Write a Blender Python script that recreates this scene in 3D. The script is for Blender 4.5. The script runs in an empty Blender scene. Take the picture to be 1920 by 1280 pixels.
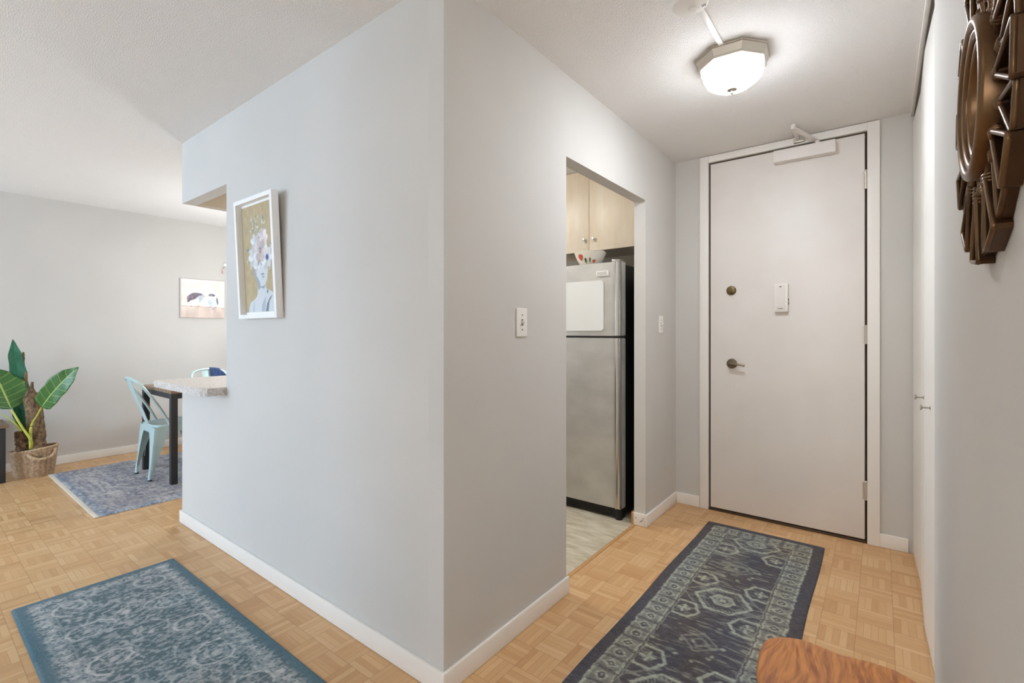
import bpy, bmesh, math, random
import numpy as np
from mathutils import Vector, Matrix

random.seed(7)
COL = bpy.context.scene.collection
PI = math.pi
H = 2.44            # ceiling height
EYE = 1.229         # camera height

# ------------------------------------------------------------------ helpers
WL = {}             # world location of empties / things

def s2l(c):
    return tuple((x / 12.92 if x <= .04045 else ((x + .055) / 1.055) ** 2.4) for x in c)

def rgb(r, g, b):
    return s2l((r / 255., g / 255., b / 255.)) + (1,)

def tag(o, label=None, cat=None, group=None, kind=None):
    if label: o['label'] = label
    if cat: o['category'] = cat
    if group: o['group'] = group
    if kind: o['kind'] = kind
    return o

def thing(name, label, cat, loc=(0, 0, 0), rotz=0, group=None):
    o = bpy.data.objects.new(name, None)
    o.empty_display_size = .1
    COL.objects.link(o)
    o.location = loc
    o.rotation_euler = (0, 0, rotz)
    WL[o.name] = Vector(loc)
    return tag(o, label, cat, group)

def obj(name, bm, m, parent=None, local=False, smooth=35, recalc=True, uv=None):
    """Link a bmesh as ONE mesh object.  Coordinates are world coordinates unless local."""
    if recalc:
        bmesh.ops.recalc_face_normals(bm, faces=bm.faces[:])
    me = bpy.data.meshes.new(name)
    if parent is not None:
        if not local:
            bmesh.ops.translate(bm, verts=bm.verts[:], vec=-WL[parent.name])
        loc = Vector((0, 0, 0))
        w = WL[parent.name]
    else:
        xs = [v.co.x for v in bm.verts]; ys = [v.co.y for v in bm.verts]; zs = [v.co.z for v in bm.verts]
        loc = Vector(((min(xs) + max(xs)) / 2, (min(ys) + max(ys)) / 2, min(zs)))
        bmesh.ops.translate(bm, verts=bm.verts[:], vec=-loc)
        w = loc
    bm.to_mesh(me); bm.free()
    ms = m if isinstance(m, (list, tuple)) else [m]
    for k in ms: me.materials.append(k)
    if smooth:
        for p in me.polygons: p.use_smooth = True
        me.set_sharp_from_angle(angle=math.radians(smooth))
    o = bpy.data.objects.new(name, me)
    COL.objects.link(o)
    o.location = loc
    if parent is not None: o.parent = parent
    WL[o.name] = w
    return o

def struct(name, bm, m, parent=None, smooth=35):
    o = obj(name, bm, m, parent, smooth=smooth)
    if parent is None: o['kind'] = 'structure'
    return o

def B(): return bmesh.new()

def box(bm, x0, x1, y0, y1, z0, z1, bev=0, seg=2, mi=0):
    vs = [bm.verts.new((x, y, z)) for x in (x0, x1) for y in (y0, y1) for z in (z0, z1)]
    idx = [(0, 1, 3, 2), (4, 6, 7, 5), (0, 4, 5, 1), (2, 3, 7, 6), (0, 2, 6, 4), (1, 5, 7, 3)]
    fs = [bm.faces.new([vs[i] for i in f]) for f in idx]
    for f in fs: f.material_index = mi
    if bev > 0:
        es = list({e for f in fs for e in f.edges})
        bmesh.ops.bevel(bm, geom=es, offset=bev, segments=seg, profile=.6, affect='EDGES')
    return vs

def boxb(*a, **k):
    bm = B(); box(bm, *a, **k); return bm

def prism(bm, poly, z0, z1, f=None, mi=0):
    """poly: list of (a,b); f maps (a,b,c)->xyz"""
    f = f or (lambda a, b, c: (a, b, c))
    lo = [bm.verts.new(f(a, b, z0)) for a, b in poly]
    hi = [bm.verts.new(f(a, b, z1)) for a, b in poly]
    n = len(poly)
    fs = [bm.faces.new(lo[::-1]), bm.faces.new(hi)]
    for i in range(n):
        fs.append(bm.faces.new([lo[i], lo[(i + 1) % n], hi[(i + 1) % n], hi[i]]))
    for q in fs: q.material_index = mi
    return fs

def frame_of(d, up=Vector((0, 0, 1))):
    d = d.normalized()
    if abs(d.dot(up)) > .95: up = Vector((1, 0, 0))
    a = d.cross(up).normalized()
    b = a.cross(d).normalized()
    return a, b

def tube(bm, pts, r, seg=12, closed=False, caps=True, flat=1.0, up=Vector((0, 0, 1)), mi=0):
    """sweep a round (or flattened) section along pts; r scalar or list"""
    pts = [Vector(p) for p in pts]
    n = len(pts)
    rs = r if isinstance(r, (list, tuple)) else [r] * n
    rings = []
    for i, p in enumerate(pts):
        if closed: d = pts[(i + 1) % n] - pts[i - 1]
        else: d = pts[min(i + 1, n - 1)] - pts[max(i - 1, 0)]
        a, b = frame_of(d, up)
        rings.append([bm.verts.new(p + a * math.cos(t) * rs[i] + b * math.sin(t) * rs[i] * flat)
                      for t in [2 * PI * k / seg for k in range(seg)]])
    m = n if closed else n - 1
    for i in range(m):
        A, C = rings[i], rings[(i + 1) % n]
        for k in range(seg):
            bm.faces.new([A[k], A[(k + 1) % seg], C[(k + 1) % seg], C[k]]).material_index = mi
    if caps and not closed:
        bm.faces.new(rings[0][::-1]).material_index = mi
        bm.faces.new(rings[-1]).material_index = mi

def lathe(bm, prof, o=(0, 0, 0), axis='z', seg=32, mi=0, rot=0, cap=True):
    """prof: list of (radius, height)"""
    o = Vector(o)
    def P(r, h, t):
        a, b = r * math.cos(t), r * math.sin(t)
        return o + Vector({'z': (a, b, h), 'y': (a, h, b), 'x': (h, a, b)}[axis])
    rings = []
    for r, h in prof:
        if r < 1e-6: rings.append([bm.verts.new(P(0, h, 0))])
        else: rings.append([bm.verts.new(P(r, h, rot + 2 * PI * k / seg)) for k in range(seg)])
    for A, C in zip(rings, rings[1:]):
        for k in range(seg):
            k2 = (k + 1) % seg
            if len(A) == 1 and len(C) == 1: continue
            if len(A) == 1: f = [A[0], C[k2], C[k]]
            elif len(C) == 1: f = [A[k], A[k2], C[0]]
            else: f = [A[k], A[k2], C[k2], C[k]]
            bm.faces.new(f).material_index = mi
    if cap:
        for R in (rings[0], rings[-1]):
            if len(R) > 1:
                bm.faces.new(R).material_index = mi

def spline(pts, n=24):
    """catmull-rom through pts"""
    P = [Vector(p) for p in pts]
    P = [P[0] * 2 - P[1]] + P + [P[-1] * 2 - P[-2]]
    out = []
    segs = len(P) - 3
    for i in range(segs):
        k = max(2, n // segs)
        for j in range(k):
            t = j / k
            a, b, c, d = P[i:i + 4]
            out.append(.5 * ((2 * b) + (c - a) * t + (2 * a - 5 * b + 4 * c - d) * t * t + (3 * b - a - 3 * c + d) * t ** 3))
    out.append(P[-2])
    return out

# ------------------------------------------------------------------ materials
def newmat(name):
    m = bpy.data.materials.new(name); m.use_nodes = True
    nt = m.node_tree
    return m, nt, nt.nodes, nt.links, nt.nodes['Principled BSDF']

def N(nodes, t, **k):
    n = nodes.new(t)
    for a, v in k.items(): setattr(n, a, v)
    return n

def mat(name, col, rough=.5, metal=0, bump=None, var=None, spec=None, coat=0, emit=None, stretch=None, coord='Object'):
    """bump=(scale,strength,distance)   var=(colour2, scale, low, high)"""
    m, nt, nd, lk, p = newmat(name)
    p.inputs['Base Color'].default_value = col
    p.inputs['Roughness'].default_value = rough
    p.inputs['Metallic'].default_value = metal
    if spec is not None: p.inputs['Specular IOR Level'].default_value = spec
    if coat: p.inputs['Coat Weight'].default_value = coat
    if emit:
        p.inputs['Emission Color'].default_value = emit[0]
        p.inputs['Emission Strength'].default_value = emit[1]
    if bump or var:
        tc = N(nd, 'ShaderNodeTexCoord')
        mp = N(nd, 'ShaderNodeMapping')
        lk.new(tc.outputs[coord], mp.inputs[0])
        if stretch: mp.inputs['Scale'].default_value = stretch
    if bump:
        ns = N(nd, 'ShaderNodeTexNoise'); ns.inputs['Scale'].default_value = bump[0]; ns.inputs['Detail'].default_value = 3
        lk.new(mp.outputs[0], ns.inputs['Vector'])
        bp = N(nd, 'ShaderNodeBump'); bp.inputs['Strength'].default_value = bump[1]; bp.inputs['Distance'].default_value = bump[2]
        lk.new(ns.outputs['Fac'], bp.inputs['Height']); lk.new(bp.outputs[0], p.inputs['Normal'])
    if var:
        n2 = N(nd, 'ShaderNodeTexNoise'); n2.inputs['Scale'].default_value = var[1]; n2.inputs['Detail'].default_value = 5
        lk.new(mp.outputs[0], n2.inputs['Vector'])
        mr = N(nd, 'ShaderNodeMapRange'); mr.inputs[1].default_value = var[2]; mr.inputs[2].default_value = var[3]
        lk.new(n2.outputs['Fac'], mr.inputs[0])
        mx = N(nd, 'ShaderNodeMix', data_type='RGBA')
        mx.inputs[6].default_value = col; mx.inputs[7].default_value = var[0]
        lk.new(mr.outputs[0], mx.inputs[0]); lk.new(mx.outputs[2], p.inputs['Base Color'])
    return m

def attr_mat(name, rough=.9, pile=None, sheen=0, noise=None):
    """colour from the 'Col' point attribute, woven pile bump on top"""
    m, nt, nd, lk, p = newmat(name)
    p.inputs['Roughness'].default_value = rough
    p.inputs['Specular IOR Level'].default_value = .2
    if sheen:
        p.inputs['Sheen Weight'].default_value = sheen
        p.inputs['Sheen Roughness'].default_value = .6
    at = N(nd, 'ShaderNodeVertexColor', layer_name='Col')
    out = at.outputs['Color']
    tc = N(nd, 'ShaderNodeTexCoord')
    if noise:
        mp = N(nd, 'ShaderNodeMapping'); mp.inputs['Scale'].default_value = noise[1]
        lk.new(tc.outputs['Object'], mp.inputs[0])
        ns = N(nd, 'ShaderNodeTexNoise'); ns.inputs['Scale'].default_value = noise[0]; ns.inputs['Detail'].default_value = 4; ns.inputs['Roughness'].default_value = .7
        lk.new(mp.outputs[0], ns.inputs['Vector'])
        mr = N(nd, 'ShaderNodeMapRange'); mr.inputs[1].default_value = .3; mr.inputs[2].default_value = .7
        mr.inputs[3].default_value = 1 - noise[2]; mr.inputs[4].default_value = 1 + noise[2]
        lk.new(ns.outputs['Fac'], mr.inputs[0])
        mu = N(nd, 'ShaderNodeVectorMath', operation='SCALE')
        lk.new(out, mu.inputs[0]); lk.new(mr.outputs[0], mu.inputs['Scale'])
        out = mu.outputs[0]
    lk.new(out, p.inputs['Base Color'])
    if pile:
        n2 = N(nd, 'ShaderNodeTexNoise'); n2.inputs['Scale'].default_value = pile[0]; n2.inputs['Detail'].default_value = 2
        lk.new(tc.outputs['Object'], n2.inputs['Vector'])
        bp = N(nd, 'ShaderNodeBump'); bp.inputs['Strength'].default_value = pile[1]; bp.inputs['Distance'].default_value = .003
        lk.new(n2.outputs['Fac'], bp.inputs['Height']); lk.new(bp.outputs[0], p.inputs['Normal'])
    return m

M = {}
M['wall'] = mat('wall_paint', rgb(205, 202, 197), .75, bump=(260, .10, .002), var=(rgb(200, 197, 192), 1.6, .35, .7))
M['wall_dining'] = mat('wall_paint_dining', rgb(206, 202, 197), .75, bump=(260, .10, .002), var=(rgb(199, 195, 190), 1.2, .35, .7))
M['kitchen_wall'] = mat('kitchen_paint', rgb(188, 174, 154), .7, bump=(260, .10, .002))
M['ceiling'] = mat('stipple_ceiling', rgb(238, 235, 232), .9, bump=(190, .85, .006))
M['trim'] = mat('white_trim', rgb(236, 232, 226), .4, bump=(30, .06, .002))
M['door'] = mat('door_paint', rgb(229, 224, 219), .45, bump=(40, .03, .002), var=(rgb(224, 218, 212), 3, .4, .7))
M['closet'] = mat('closet_paint', rgb(232, 229, 223), .4)
M['dark_gap'] = mat('gap_shade_weatherstrip', rgb(74, 56, 38), .6)  # weatherstrip brown, also painted as shade in the door and closet gaps
M['steel'] = mat('brushed_steel', rgb(204, 201, 196), .42, .5, bump=(350, .10, .001), stretch=(1, 1, 1.6), var=(rgb(186, 184, 179), 5, .35, .7))
M['steel_edge'] = mat('polished_steel', rgb(200, 198, 195), .2, 1)
M['black'] = mat('black_plastic', rgb(16, 15, 14), .45, bump=(200, .2, .001))
M['brass'] = mat('aged_brass', rgb(120, 104, 74), .35, 1)
M['nickel'] = mat('satin_nickel', rgb(178, 172, 160), .35, 1)
M['bronze'] = mat('dark_nickel', rgb(120, 108, 92), .35, 1)
M['white_plastic'] = mat('white_plastic', rgb(236, 232, 226), .35)
M['grey_mark'] = mat('grey_mark', rgb(110, 105, 100), .6)
M['dark_mark'] = mat('dark_mark', rgb(40, 32, 26), .6)
M['wboard'] = mat('whiteboard', rgb(228, 229, 226), .25)
M['raw_wood'] = mat('raw_wood', rgb(190, 135, 80), .6, bump=(80, .2, .002))
M['mint'] = mat('mint_enamel', rgb(184, 205, 204), .35, .1, var=(rgb(175, 198, 198), 8, .4, .7))
M['navy'] = mat('navy_cloth', rgb(38, 56, 92), .95, bump=(300, .6, .003), var=(rgb(62, 82, 118), 60, .45, .7))
M['darkmetal'] = mat('black_powdercoat', rgb(42, 42, 44), .5)
M['tabletop'] = mat('brown_tabletop', rgb(150, 126, 104), .5, bump=(40, .1, .001), var=(rgb(118, 96, 78), 6, .35, .65), stretch=(8, 1, 8))
M['rubber'] = mat('rubber_foot', rgb(50, 52, 52), .8)
M['canopy'] = mat('brushed_nickel_canopy', rgb(196, 188, 176), .35, .55)
M['mirror'] = mat('mirror_glass', rgb(225, 220, 215), .03, 1)
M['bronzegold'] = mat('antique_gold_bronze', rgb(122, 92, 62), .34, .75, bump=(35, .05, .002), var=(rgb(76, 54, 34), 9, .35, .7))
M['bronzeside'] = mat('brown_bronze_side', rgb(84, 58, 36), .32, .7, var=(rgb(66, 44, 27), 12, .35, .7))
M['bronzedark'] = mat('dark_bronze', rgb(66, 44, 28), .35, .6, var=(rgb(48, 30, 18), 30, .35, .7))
M['bowl'] = mat('paper_white_bowl', rgb(235, 228, 214), .5)
M['bowl_red'] = mat('red_flower_paint', rgb(205, 84, 56), .5)
M['bowl_green'] = mat('green_leaf_paint', rgb(80, 92, 52), .5)
M['frame_white'] = mat('white_picture_frame', rgb(242, 241, 240), .4)
M['canvas_side'] = mat('canvas_side', rgb(214, 200, 190), .8)
M['fringe'] = mat('cream_fringe', rgb(226, 216, 200), .95, bump=(400, .8, .004))
M['bark'] = mat('fibrous_bark', rgb(146, 118, 88), .95, bump=(90, 1.0, .02), var=(rgb(86, 64, 44), 45, .35, .65), stretch=(1, 1, .6))
M['stalk'] = mat('yellow_green_stalk', rgb(176, 182, 70), .5, var=(rgb(206, 200, 96), 14, .4, .7))
M['stalk_brown'] = mat('brown_stalk', rgb(126, 104, 62), .8, var=(rgb(86, 60, 38), 14, .4, .7))
M['wicker'] = mat('woven_seagrass', rgb(186, 156, 124), .9, bump=(160, .8, .004), var=(rgb(150, 120, 92), 60, .4, .7))
M['wicker_rope'] = mat('seagrass_rope', rgb(196, 168, 136), .9, bump=(160, .8, .004), var=(rgb(140, 112, 84), 60, .45, .7))
M['soil'] = mat('dark_filler', rgb(52, 42, 32), .95, bump=(60, 1, .01))
M['blossom'] = mat('pink_blossom', rgb(222, 188, 186), .7)
M['blossom_white'] = mat('white_blossom', rgb(244, 242, 236), .7)
M['vinyl'] = None
M['threshold'] = mat('threshold_strip', rgb(196, 154, 106), .5, bump=(30, .2, .001), var=(rgb(176, 132, 84), 20, .3, .7), stretch=(8, 1, 1))

def wood_finger_floor():
    m, nt, nd, lk, p = newmat('mosaic_parquet')
    T = .123
    tc = N(nd, 'ShaderNodeNewGeometry')
    sub = N(nd, 'ShaderNodeVectorMath', operation='SUBTRACT'); sub.inputs[1].default_value = (-.082, 2.628, 0)
    lk.new(tc.outputs['Position'], sub.inputs[0])
    sc = N(nd, 'ShaderNodeVectorMath', operation='SCALE'); sc.inputs['Scale'].default_value = 1 / T
    lk.new(sub.outputs[0], sc.inputs[0])
    sp = N(nd, 'ShaderNodeSeparateXYZ'); lk.new(sc.outputs[0], sp.inputs[0])
    def MA(op, a, b=None, c=None):
        n = N(nd, 'ShaderNodeMath', operation=op)
        for i, v in enumerate((a, b, c)):
            if v is None: continue
            if isinstance(v, (int, float)): n.inputs[i].default_value = v
            else: lk.new(v, n.inputs[i])
        return n.outputs[0]
    X, Y = sp.outputs[0], sp.outputs[1]
    ix, iy = MA('FLOOR', X), MA('FLOOR', Y)
    fx, fy = MA('SUBTRACT', X, ix), MA('SUBTRACT', Y, iy)
    par = MA('FLOORED_MODULO', MA('ADD', ix, iy), 2)     # 0 -> fingers along Y
    # across = coordinate across the fingers, along = along the fingers
    def mixf(f, a, b):
        n = N(nd, 'ShaderNodeMix', data_type='FLOAT')
        lk.new(f, n.inputs[0]); lk.new(a, n.inputs[2]); lk.new(b, n.inputs[3])
        return n.outputs[0]
    across, along = mixf(par, fx, fy), mixf(par, fy, fx)
    a5 = MA('MULTIPLY', across, 5)
    k = MA('FLOOR', a5)
    fa = MA('SUBTRACT', a5, k)
    # random per finger
    cv = N(nd, 'ShaderNodeCombineXYZ')
    lk.new(MA('ADD', ix, MA('MULTIPLY', k, .173)), cv.inputs[0]); lk.new(iy, cv.inputs[1]); lk.new(MA('MULTIPLY', k, 1.37), cv.inputs[2])
    wn = N(nd, 'ShaderNodeTexWhiteNoise', noise_dimensions='3D'); lk.new(cv.outputs[0], wn.inputs['Vector'])
    ct = N(nd, 'ShaderNodeCombineXYZ'); lk.new(ix, ct.inputs[0]); lk.new(iy, ct.inputs[1])
    wt = N(nd, 'ShaderNodeTexWhiteNoise', noise_dimensions='3D'); lk.new(ct.outputs[0], wt.inputs['Vector'])
    # grain: noise stretched along the finger
    cg = N(nd, 'ShaderNodeCombineXYZ')
    lk.new(MA('MULTIPLY', across, 26), cg.inputs[0]); lk.new(MA('MULTIPLY', along, 1.6), cg.inputs[1])
    lk.new(MA('MULTIPLY', wn.outputs['Value'], 71), cg.inputs[2])
    gn = N(nd, 'ShaderNodeTexNoise'); gn.inputs['Scale'].default_value = 1; gn.inputs['Detail'].default_value = 4; gn.inputs['Roughness'].default_value = .65
    lk.new(cg.outputs[0], gn.inputs['Vector'])
    tone = MA('ADD', MA('MULTIPLY', wn.outputs['Value'], .50), MA('MULTIPLY', gn.outputs['Fac'], .50))
    tone = MA('ADD', tone, MA('MULTIPLY', MA('SUBTRACT', wt.outputs['Value'], .5), .16))
    cr = N(nd, 'ShaderNodeValToRGB')
    e = cr.color_ramp.elements
    e[0].position = .02; e[0].color = rgb(180, 136, 90)
    e[1].position = 1.0; e[1].color = rgb(220, 188, 146)
    q = cr.color_ramp.elements.new(.35); q.color = rgb(198, 156, 110)
    q = cr.color_ramp.elements.new(.7); q.color = rgb(209, 171, 125)
    lk.new(tone, cr.inputs[0])
    # seams
    def near_edge(f, w):     # 1 near 0 or 1
        d = MA('MINIMUM', f, MA('SUBTRACT', 1, f))
        n = N(nd, 'ShaderNodeMapRange'); n.inputs[1].default_value = 0; n.inputs[2].default_value = w
        n.inputs[3].default_value = 1; n.inputs[4].default_value = 0
        lk.new(d, n.inputs[0]); return n.outputs[0]
    jit = MA('MULTIPLY', MA('POWER', wn.outputs['Value'], .8), .75)
    s1 = MA('MULTIPLY', near_edge(fa, .055), jit)
    s2 = MA('MAXIMUM', near_edge(fx, .013), near_edge(fy, .013))
    seam = MA('MAXIMUM', s1, MA('MULTIPLY', s2, .7))
    mx = N(nd, 'ShaderNodeMix', data_type='RGBA')
    mx.inputs[7].default_value = rgb(128, 84, 46)
    lk.new(MA('MULTIPLY', seam, .95), mx.inputs[0]); lk.new(cr.outputs[0], mx.inputs[6])
    lk.new(mx.outputs[2], p.inputs['Base Color'])
    p.inputs['Roughness'].default_value = .38
    p.inputs['Specular IOR Level'].default_value = .4
    bp = N(nd, 'ShaderNodeBump'); bp.inputs['Strength'].default_value = .25; bp.inputs['Distance'].default_value = .001
    bp.invert = True
    lk.new(seam, bp.inputs['Height']); lk.new(bp.outputs[0], p.inputs['Normal'])
    return m
M['floor'] = wood_finger_floor()

def wood_ring(name, c1, c2, rough=.35, coat=.2):
    m, nt, nd, lk, p = newmat(name)
    tc = N(nd, 'ShaderNodeTexCoord')
    def noise(scale, detail, vec):
        mp = N(nd, 'ShaderNodeMapping'); mp.inputs['Scale'].default_value = scale
        lk.new(vec, mp.inputs[0])
        n = N(nd, 'ShaderNodeTexNoise'); n.inputs['Scale'].default_value = 1; n.inputs['Detail'].default_value = detail
        lk.new(mp.outputs[0], n.inputs['Vector']); return n
    warp = noise((9, 5, 9), 1, tc.outputs['Object'])
    sub = N(nd, 'ShaderNodeVectorMath', operation='SUBTRACT'); sub.inputs[1].default_value = (.5, .5, .5); lk.new(warp.outputs['Color'], sub.inputs[0])
    sc = N(nd, 'ShaderNodeVectorMath', operation='SCALE'); sc.inputs['Scale'].default_value = .085; lk.new(sub.outputs[0], sc.inputs[0])
    ad = N(nd, 'ShaderNodeVectorMath', operation='ADD'); lk.new(tc.outputs['Object'], ad.inputs[0]); lk.new(sc.outputs[0], ad.inputs[1])
    g1 = noise((95, 4, 60), 2, ad.outputs[0]); g2 = noise((300, 12, 300), 2, tc.outputs['Object'])
    m1 = N(nd, 'ShaderNodeMath', operation='MULTIPLY_ADD'); m1.inputs[1].default_value = .3
    lk.new(g2.outputs['Fac'], m1.inputs[0]); lk.new(g1.outputs['Fac'], m1.inputs[2])
    cr = N(nd, 'ShaderNodeValToRGB')
    cr.color_ramp.elements[0].position = .50; cr.color_ramp.elements[0].color = c1
    cr.color_ramp.elements[1].position = .86; cr.color_ramp.elements[1].color = c2
    lk.new(m1.outputs[0], cr.inputs[0]); lk.new(cr.outputs[0], p.inputs['Base Color'])
    p.inputs['Roughness'].default_value = rough; p.inputs['Coat Weight'].default_value = coat
    return m
M['pine'] = wood_ring('honey_pine', rgb(204, 134, 64), rgb(150, 84, 36))
M['maple'] = mat('maple_veneer', rgb(236, 224, 204), .4, bump=(30, .03, .001), var=(rgb(228, 211, 184), 5, .35, .7), stretch=(3, 3, .7))

def vinyl():
    m, nt, nd, lk, p = newmat('kitchen_vinyl')
    g = N(nd, 'ShaderNodeNewGeometry')
    mp = N(nd, 'ShaderNodeMapping'); mp.inputs['Scale'].default_value = (6, 22, 1)
    lk.new(g.outputs['Position'], mp.inputs[0])
    n1 = N(nd, 'ShaderNodeTexNoise'); n1.inputs['Scale'].default_value = 1; n1.inputs['Detail'].default_value = 7; n1.inputs['Roughness'].default_value = .65
    lk.new(mp.outputs[0], n1.inputs['Vector'])
    cr = N(nd, 'ShaderNodeValToRGB')
    cr.color_ramp.elements[0].position = .3; cr.color_ramp.elements[0].color = rgb(166, 154, 128)
    cr.color_ramp.elements[1].position = .65; cr.color_ramp.elements[1].color = rgb(214, 206, 186)
    lk.new(n1.outputs['Fac'], cr.inputs[0]); lk.new(cr.outputs[0], p.inputs['Base Color'])
    p.inputs['Roughness'].default_value = .45
    return m
M['vinyl'] = vinyl()

def laminate():
    m, nt, nd, lk, p = newmat('speckled_laminate')
    tc = N(nd, 'ShaderNodeTexCoord')
    n1 = N(nd, 'ShaderNodeTexNoise'); n1.inputs['Scale'].default_value = 70; n1.inputs['Detail'].default_value = 5; n1.inputs['Roughness'].default_value = .7
    lk.new(tc.outputs['Object'], n1.inputs['Vector'])
    cr = N(nd, 'ShaderNodeValToRGB')
    cr.color_ramp.elements[0].position = .35; cr.color_ramp.elements[0].color = rgb(176, 166, 160)
    cr.color_ramp.elements[1].position = .6; cr.color_ramp.elements[1].color = rgb(226, 220, 214)
    lk.new(n1.outputs['Fac'], cr.inputs[0]); lk.new(cr.outputs[0], p.inputs['Base Color'])
    p.inputs['Roughness'].default_value = .35
    return m
M['laminate'] = laminate()

def leaf_mat(name, c1, c2, vein):
    """UV: u along the leaf, v across (0..1); pale midrib and side veins"""
    m, nt, nd, lk, p = newmat(name)
    uv = N(nd, 'ShaderNodeUVMap', uv_map='UVMap')
    sp = N(nd, 'ShaderNodeSeparateXYZ'); lk.new(uv.outputs[0], sp.inputs[0])
    def MA(op, a, b=None):
        n = N(nd, 'ShaderNodeMath', operation=op)
        for i, v in enumerate((a, b)):
            if v is None: continue
            if isinstance(v, (int, float)): n.inputs[i].default_value = v
            else: lk.new(v, n.inputs[i])
        return n.outputs[0]
    d = MA('ABSOLUTE', MA('SUBTRACT', sp.outputs[1], .5))
    mid = MA('LESS_THAN', d, .022)
    ph = MA('FRACT', MA('ADD', MA('MULTIPLY', sp.outputs[0], 7), MA('MULTIPLY', d, -1.6)))
    side = MA('LESS_THAN', ph, .055)
    v = MA('MAXIMUM', mid, MA('MULTIPLY', side, .7))
    ns = N(nd, 'ShaderNodeTexNoise'); ns.inputs['Scale'].default_value = 14; ns.inputs['Detail'].default_value = 3
    mx = N(nd, 'ShaderNodeMix', data_type='RGBA'); mx.inputs[6].default_value = c1; mx.inputs[7].default_value = c2
    lk.new(ns.outputs['Fac'], mx.inputs[0])
    m2 = N(nd, 'ShaderNodeMix', data_type='RGBA'); m2.inputs[7].default_value = vein
    lk.new(v, m2.inputs[0]); lk.new(mx.outputs[2], m2.inputs[6]); lk.new(m2.outputs[2], p.inputs['Base Color'])
    p.inputs['Roughness'].default_value = .42
    return m
M['leaf'] = leaf_mat('banana_leaf', rgb(42, 88, 36), rgb(66, 112, 46), rgb(160, 178, 96))
M['leaf_dark'] = leaf_mat('banana_leaf_dark', rgb(20, 82, 58), rgb(44, 112, 84), rgb(50, 116, 82))

# ------------------------------------------------------------------ painted grids (numpy patterns on real meshes)
rng = np.random.default_rng(5)
def vnoise(ny, nx, cy, cx, seed=None):
    """smooth value noise, cells of cy x cx samples"""
    r = np.random.default_rng(seed) if seed is not None else rng
    gy, gx = int(ny / cy) + 3, int(nx / cx) + 3
    g = r.random((gy, gx))
    y = np.arange(ny) / cy; x = np.arange(nx) / cx
    iy = y.astype(int); ixx = x.astype(int)
    fy = y - iy; fx = x - ixx
    fy = fy * fy * (3 - 2 * fy); fx = fx * fx * (3 - 2 * fx)
    a = g[np.ix_(iy, ixx)]; b = g[np.ix_(iy, ixx + 1)]; c = g[np.ix_(iy + 1, ixx)]; d = g[np.ix_(iy + 1, ixx + 1)]
    fx = fx[None, :]; fy = fy[:, None]
    return (a * (1 - fx) + b * fx) * (1 - fy) + (c * (1 - fx) + d * fx) * fy

def lin(a):
    a = np.clip(a, 0, 1)
    return np.where(a <= .04045, a / 12.92, ((a + .055) / 1.055) ** 2.4)

def C3(r, g, b): return np.array([r, g, b], float) / 255.

def lay(img, mask, col):
    m = np.clip(mask, 0, 1)[..., None]
    return img * (1 - m) + np.asarray(col) * m

def grid_obj(name, P, img, m, parent=None, thick=None):
    """P: (ny,nx,3) world positions, img: (ny,nx,3) sRGB"""
    ny, nx, _ = P.shape
    me = bpy.data.meshes.new(name)
    lo = P.reshape(-1, 3).min(0); hi = P.reshape(-1, 3).max(0)
    if parent is None: org = np.array([(lo[0] + hi[0]) / 2, (lo[1] + hi[1]) / 2, lo[2]])
    else: org = np.array(WL[parent.name])
    V = (P - org).reshape(-1, 3)
    idx = np.arange(nx * ny).reshape(ny, nx)
    F = np.stack([idx[:-1, :-1], idx[:-1, 1:], idx[1:, 1:], idx[1:, :-1]], -1).reshape(-1, 4)
    me.vertices.add(len(V)); me.vertices.foreach_set('co', V.ravel().astype(np.float32))
    nf = len(F)
    me.loops.add(nf * 4); me.loops.foreach_set('vertex_index', F.ravel().astype(np.int32))
    me.polygons.add(nf)
    me.polygons.foreach_set('loop_start', np.arange(0, nf * 4, 4, dtype=np.int32))
    me.polygons.foreach_set('use_smooth', np.ones(nf, bool))
    me.update(calc_edges=True)
    ca = me.color_attributes.new('Col', 'FLOAT_COLOR', 'POINT')
    c4 = np.ones((nx * ny, 4), np.float32); c4[:, :3] = lin(img.reshape(-1, 3))
    ca.data.foreach_set('color', c4.ravel())
    me.materials.append(m)
    o = bpy.data.objects.new(name, me); COL.objects.link(o)
    if parent is None:
        o.location = org; WL[o.name] = Vector(org)
    else:
        o.parent = parent; WL[o.name] = WL[parent.name]
    return o

# ================================================================== THE SETTING
XW1 = -1.173    # hall wall
YW2 = 1.140     # long wall
YD = 3.45       # entry door wall
XR = .128       # right wall
XE = -3.57      # end of the long wall
XB = -6.02      # far dining wall
TH = .075
DX0, DX1 = -2.90, XE   # pass-through
ZP = 2.053      # head height of the openings
YB = 3.60       # back of the dining room / kitchen
YWIN = -3.6
XO = -2.4       # living room / corridor corner behind the camera

# floor: three rectangles of parquet (living, hall) and vinyl in the kitchen
bm = B()
box(bm, XB, XO, YWIN, YW2 + .02, -.05, 0)
box(bm, XO, 1.0, -.9, YW2 + .02, -.05, 0)
box(bm, XB, XE + .03, YW2 + .02, YB, -.05, 0)
box(bm, XW1 - TH, 1.0, YW2 + .02, YD + .12, -.05, 0)
struct('floor', bm, M['floor'], smooth=0)
struct('floor_kitchen', boxb(XE + .03, XW1 - TH, YW2 + .02, YB, -.05, .001), M['vinyl'], smooth=0)
struct('trim_1', boxb(XW1 - TH - .004, XW1 - TH + .018, YW2 + TH + .72, 2.892, 0, .003, bev=.001), M['threshold'])
struct('ceiling', boxb(XB - .1, 1.0, YWIN - .1, YB + .1, H, H + .1), M['ceiling'], smooth=0)

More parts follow.
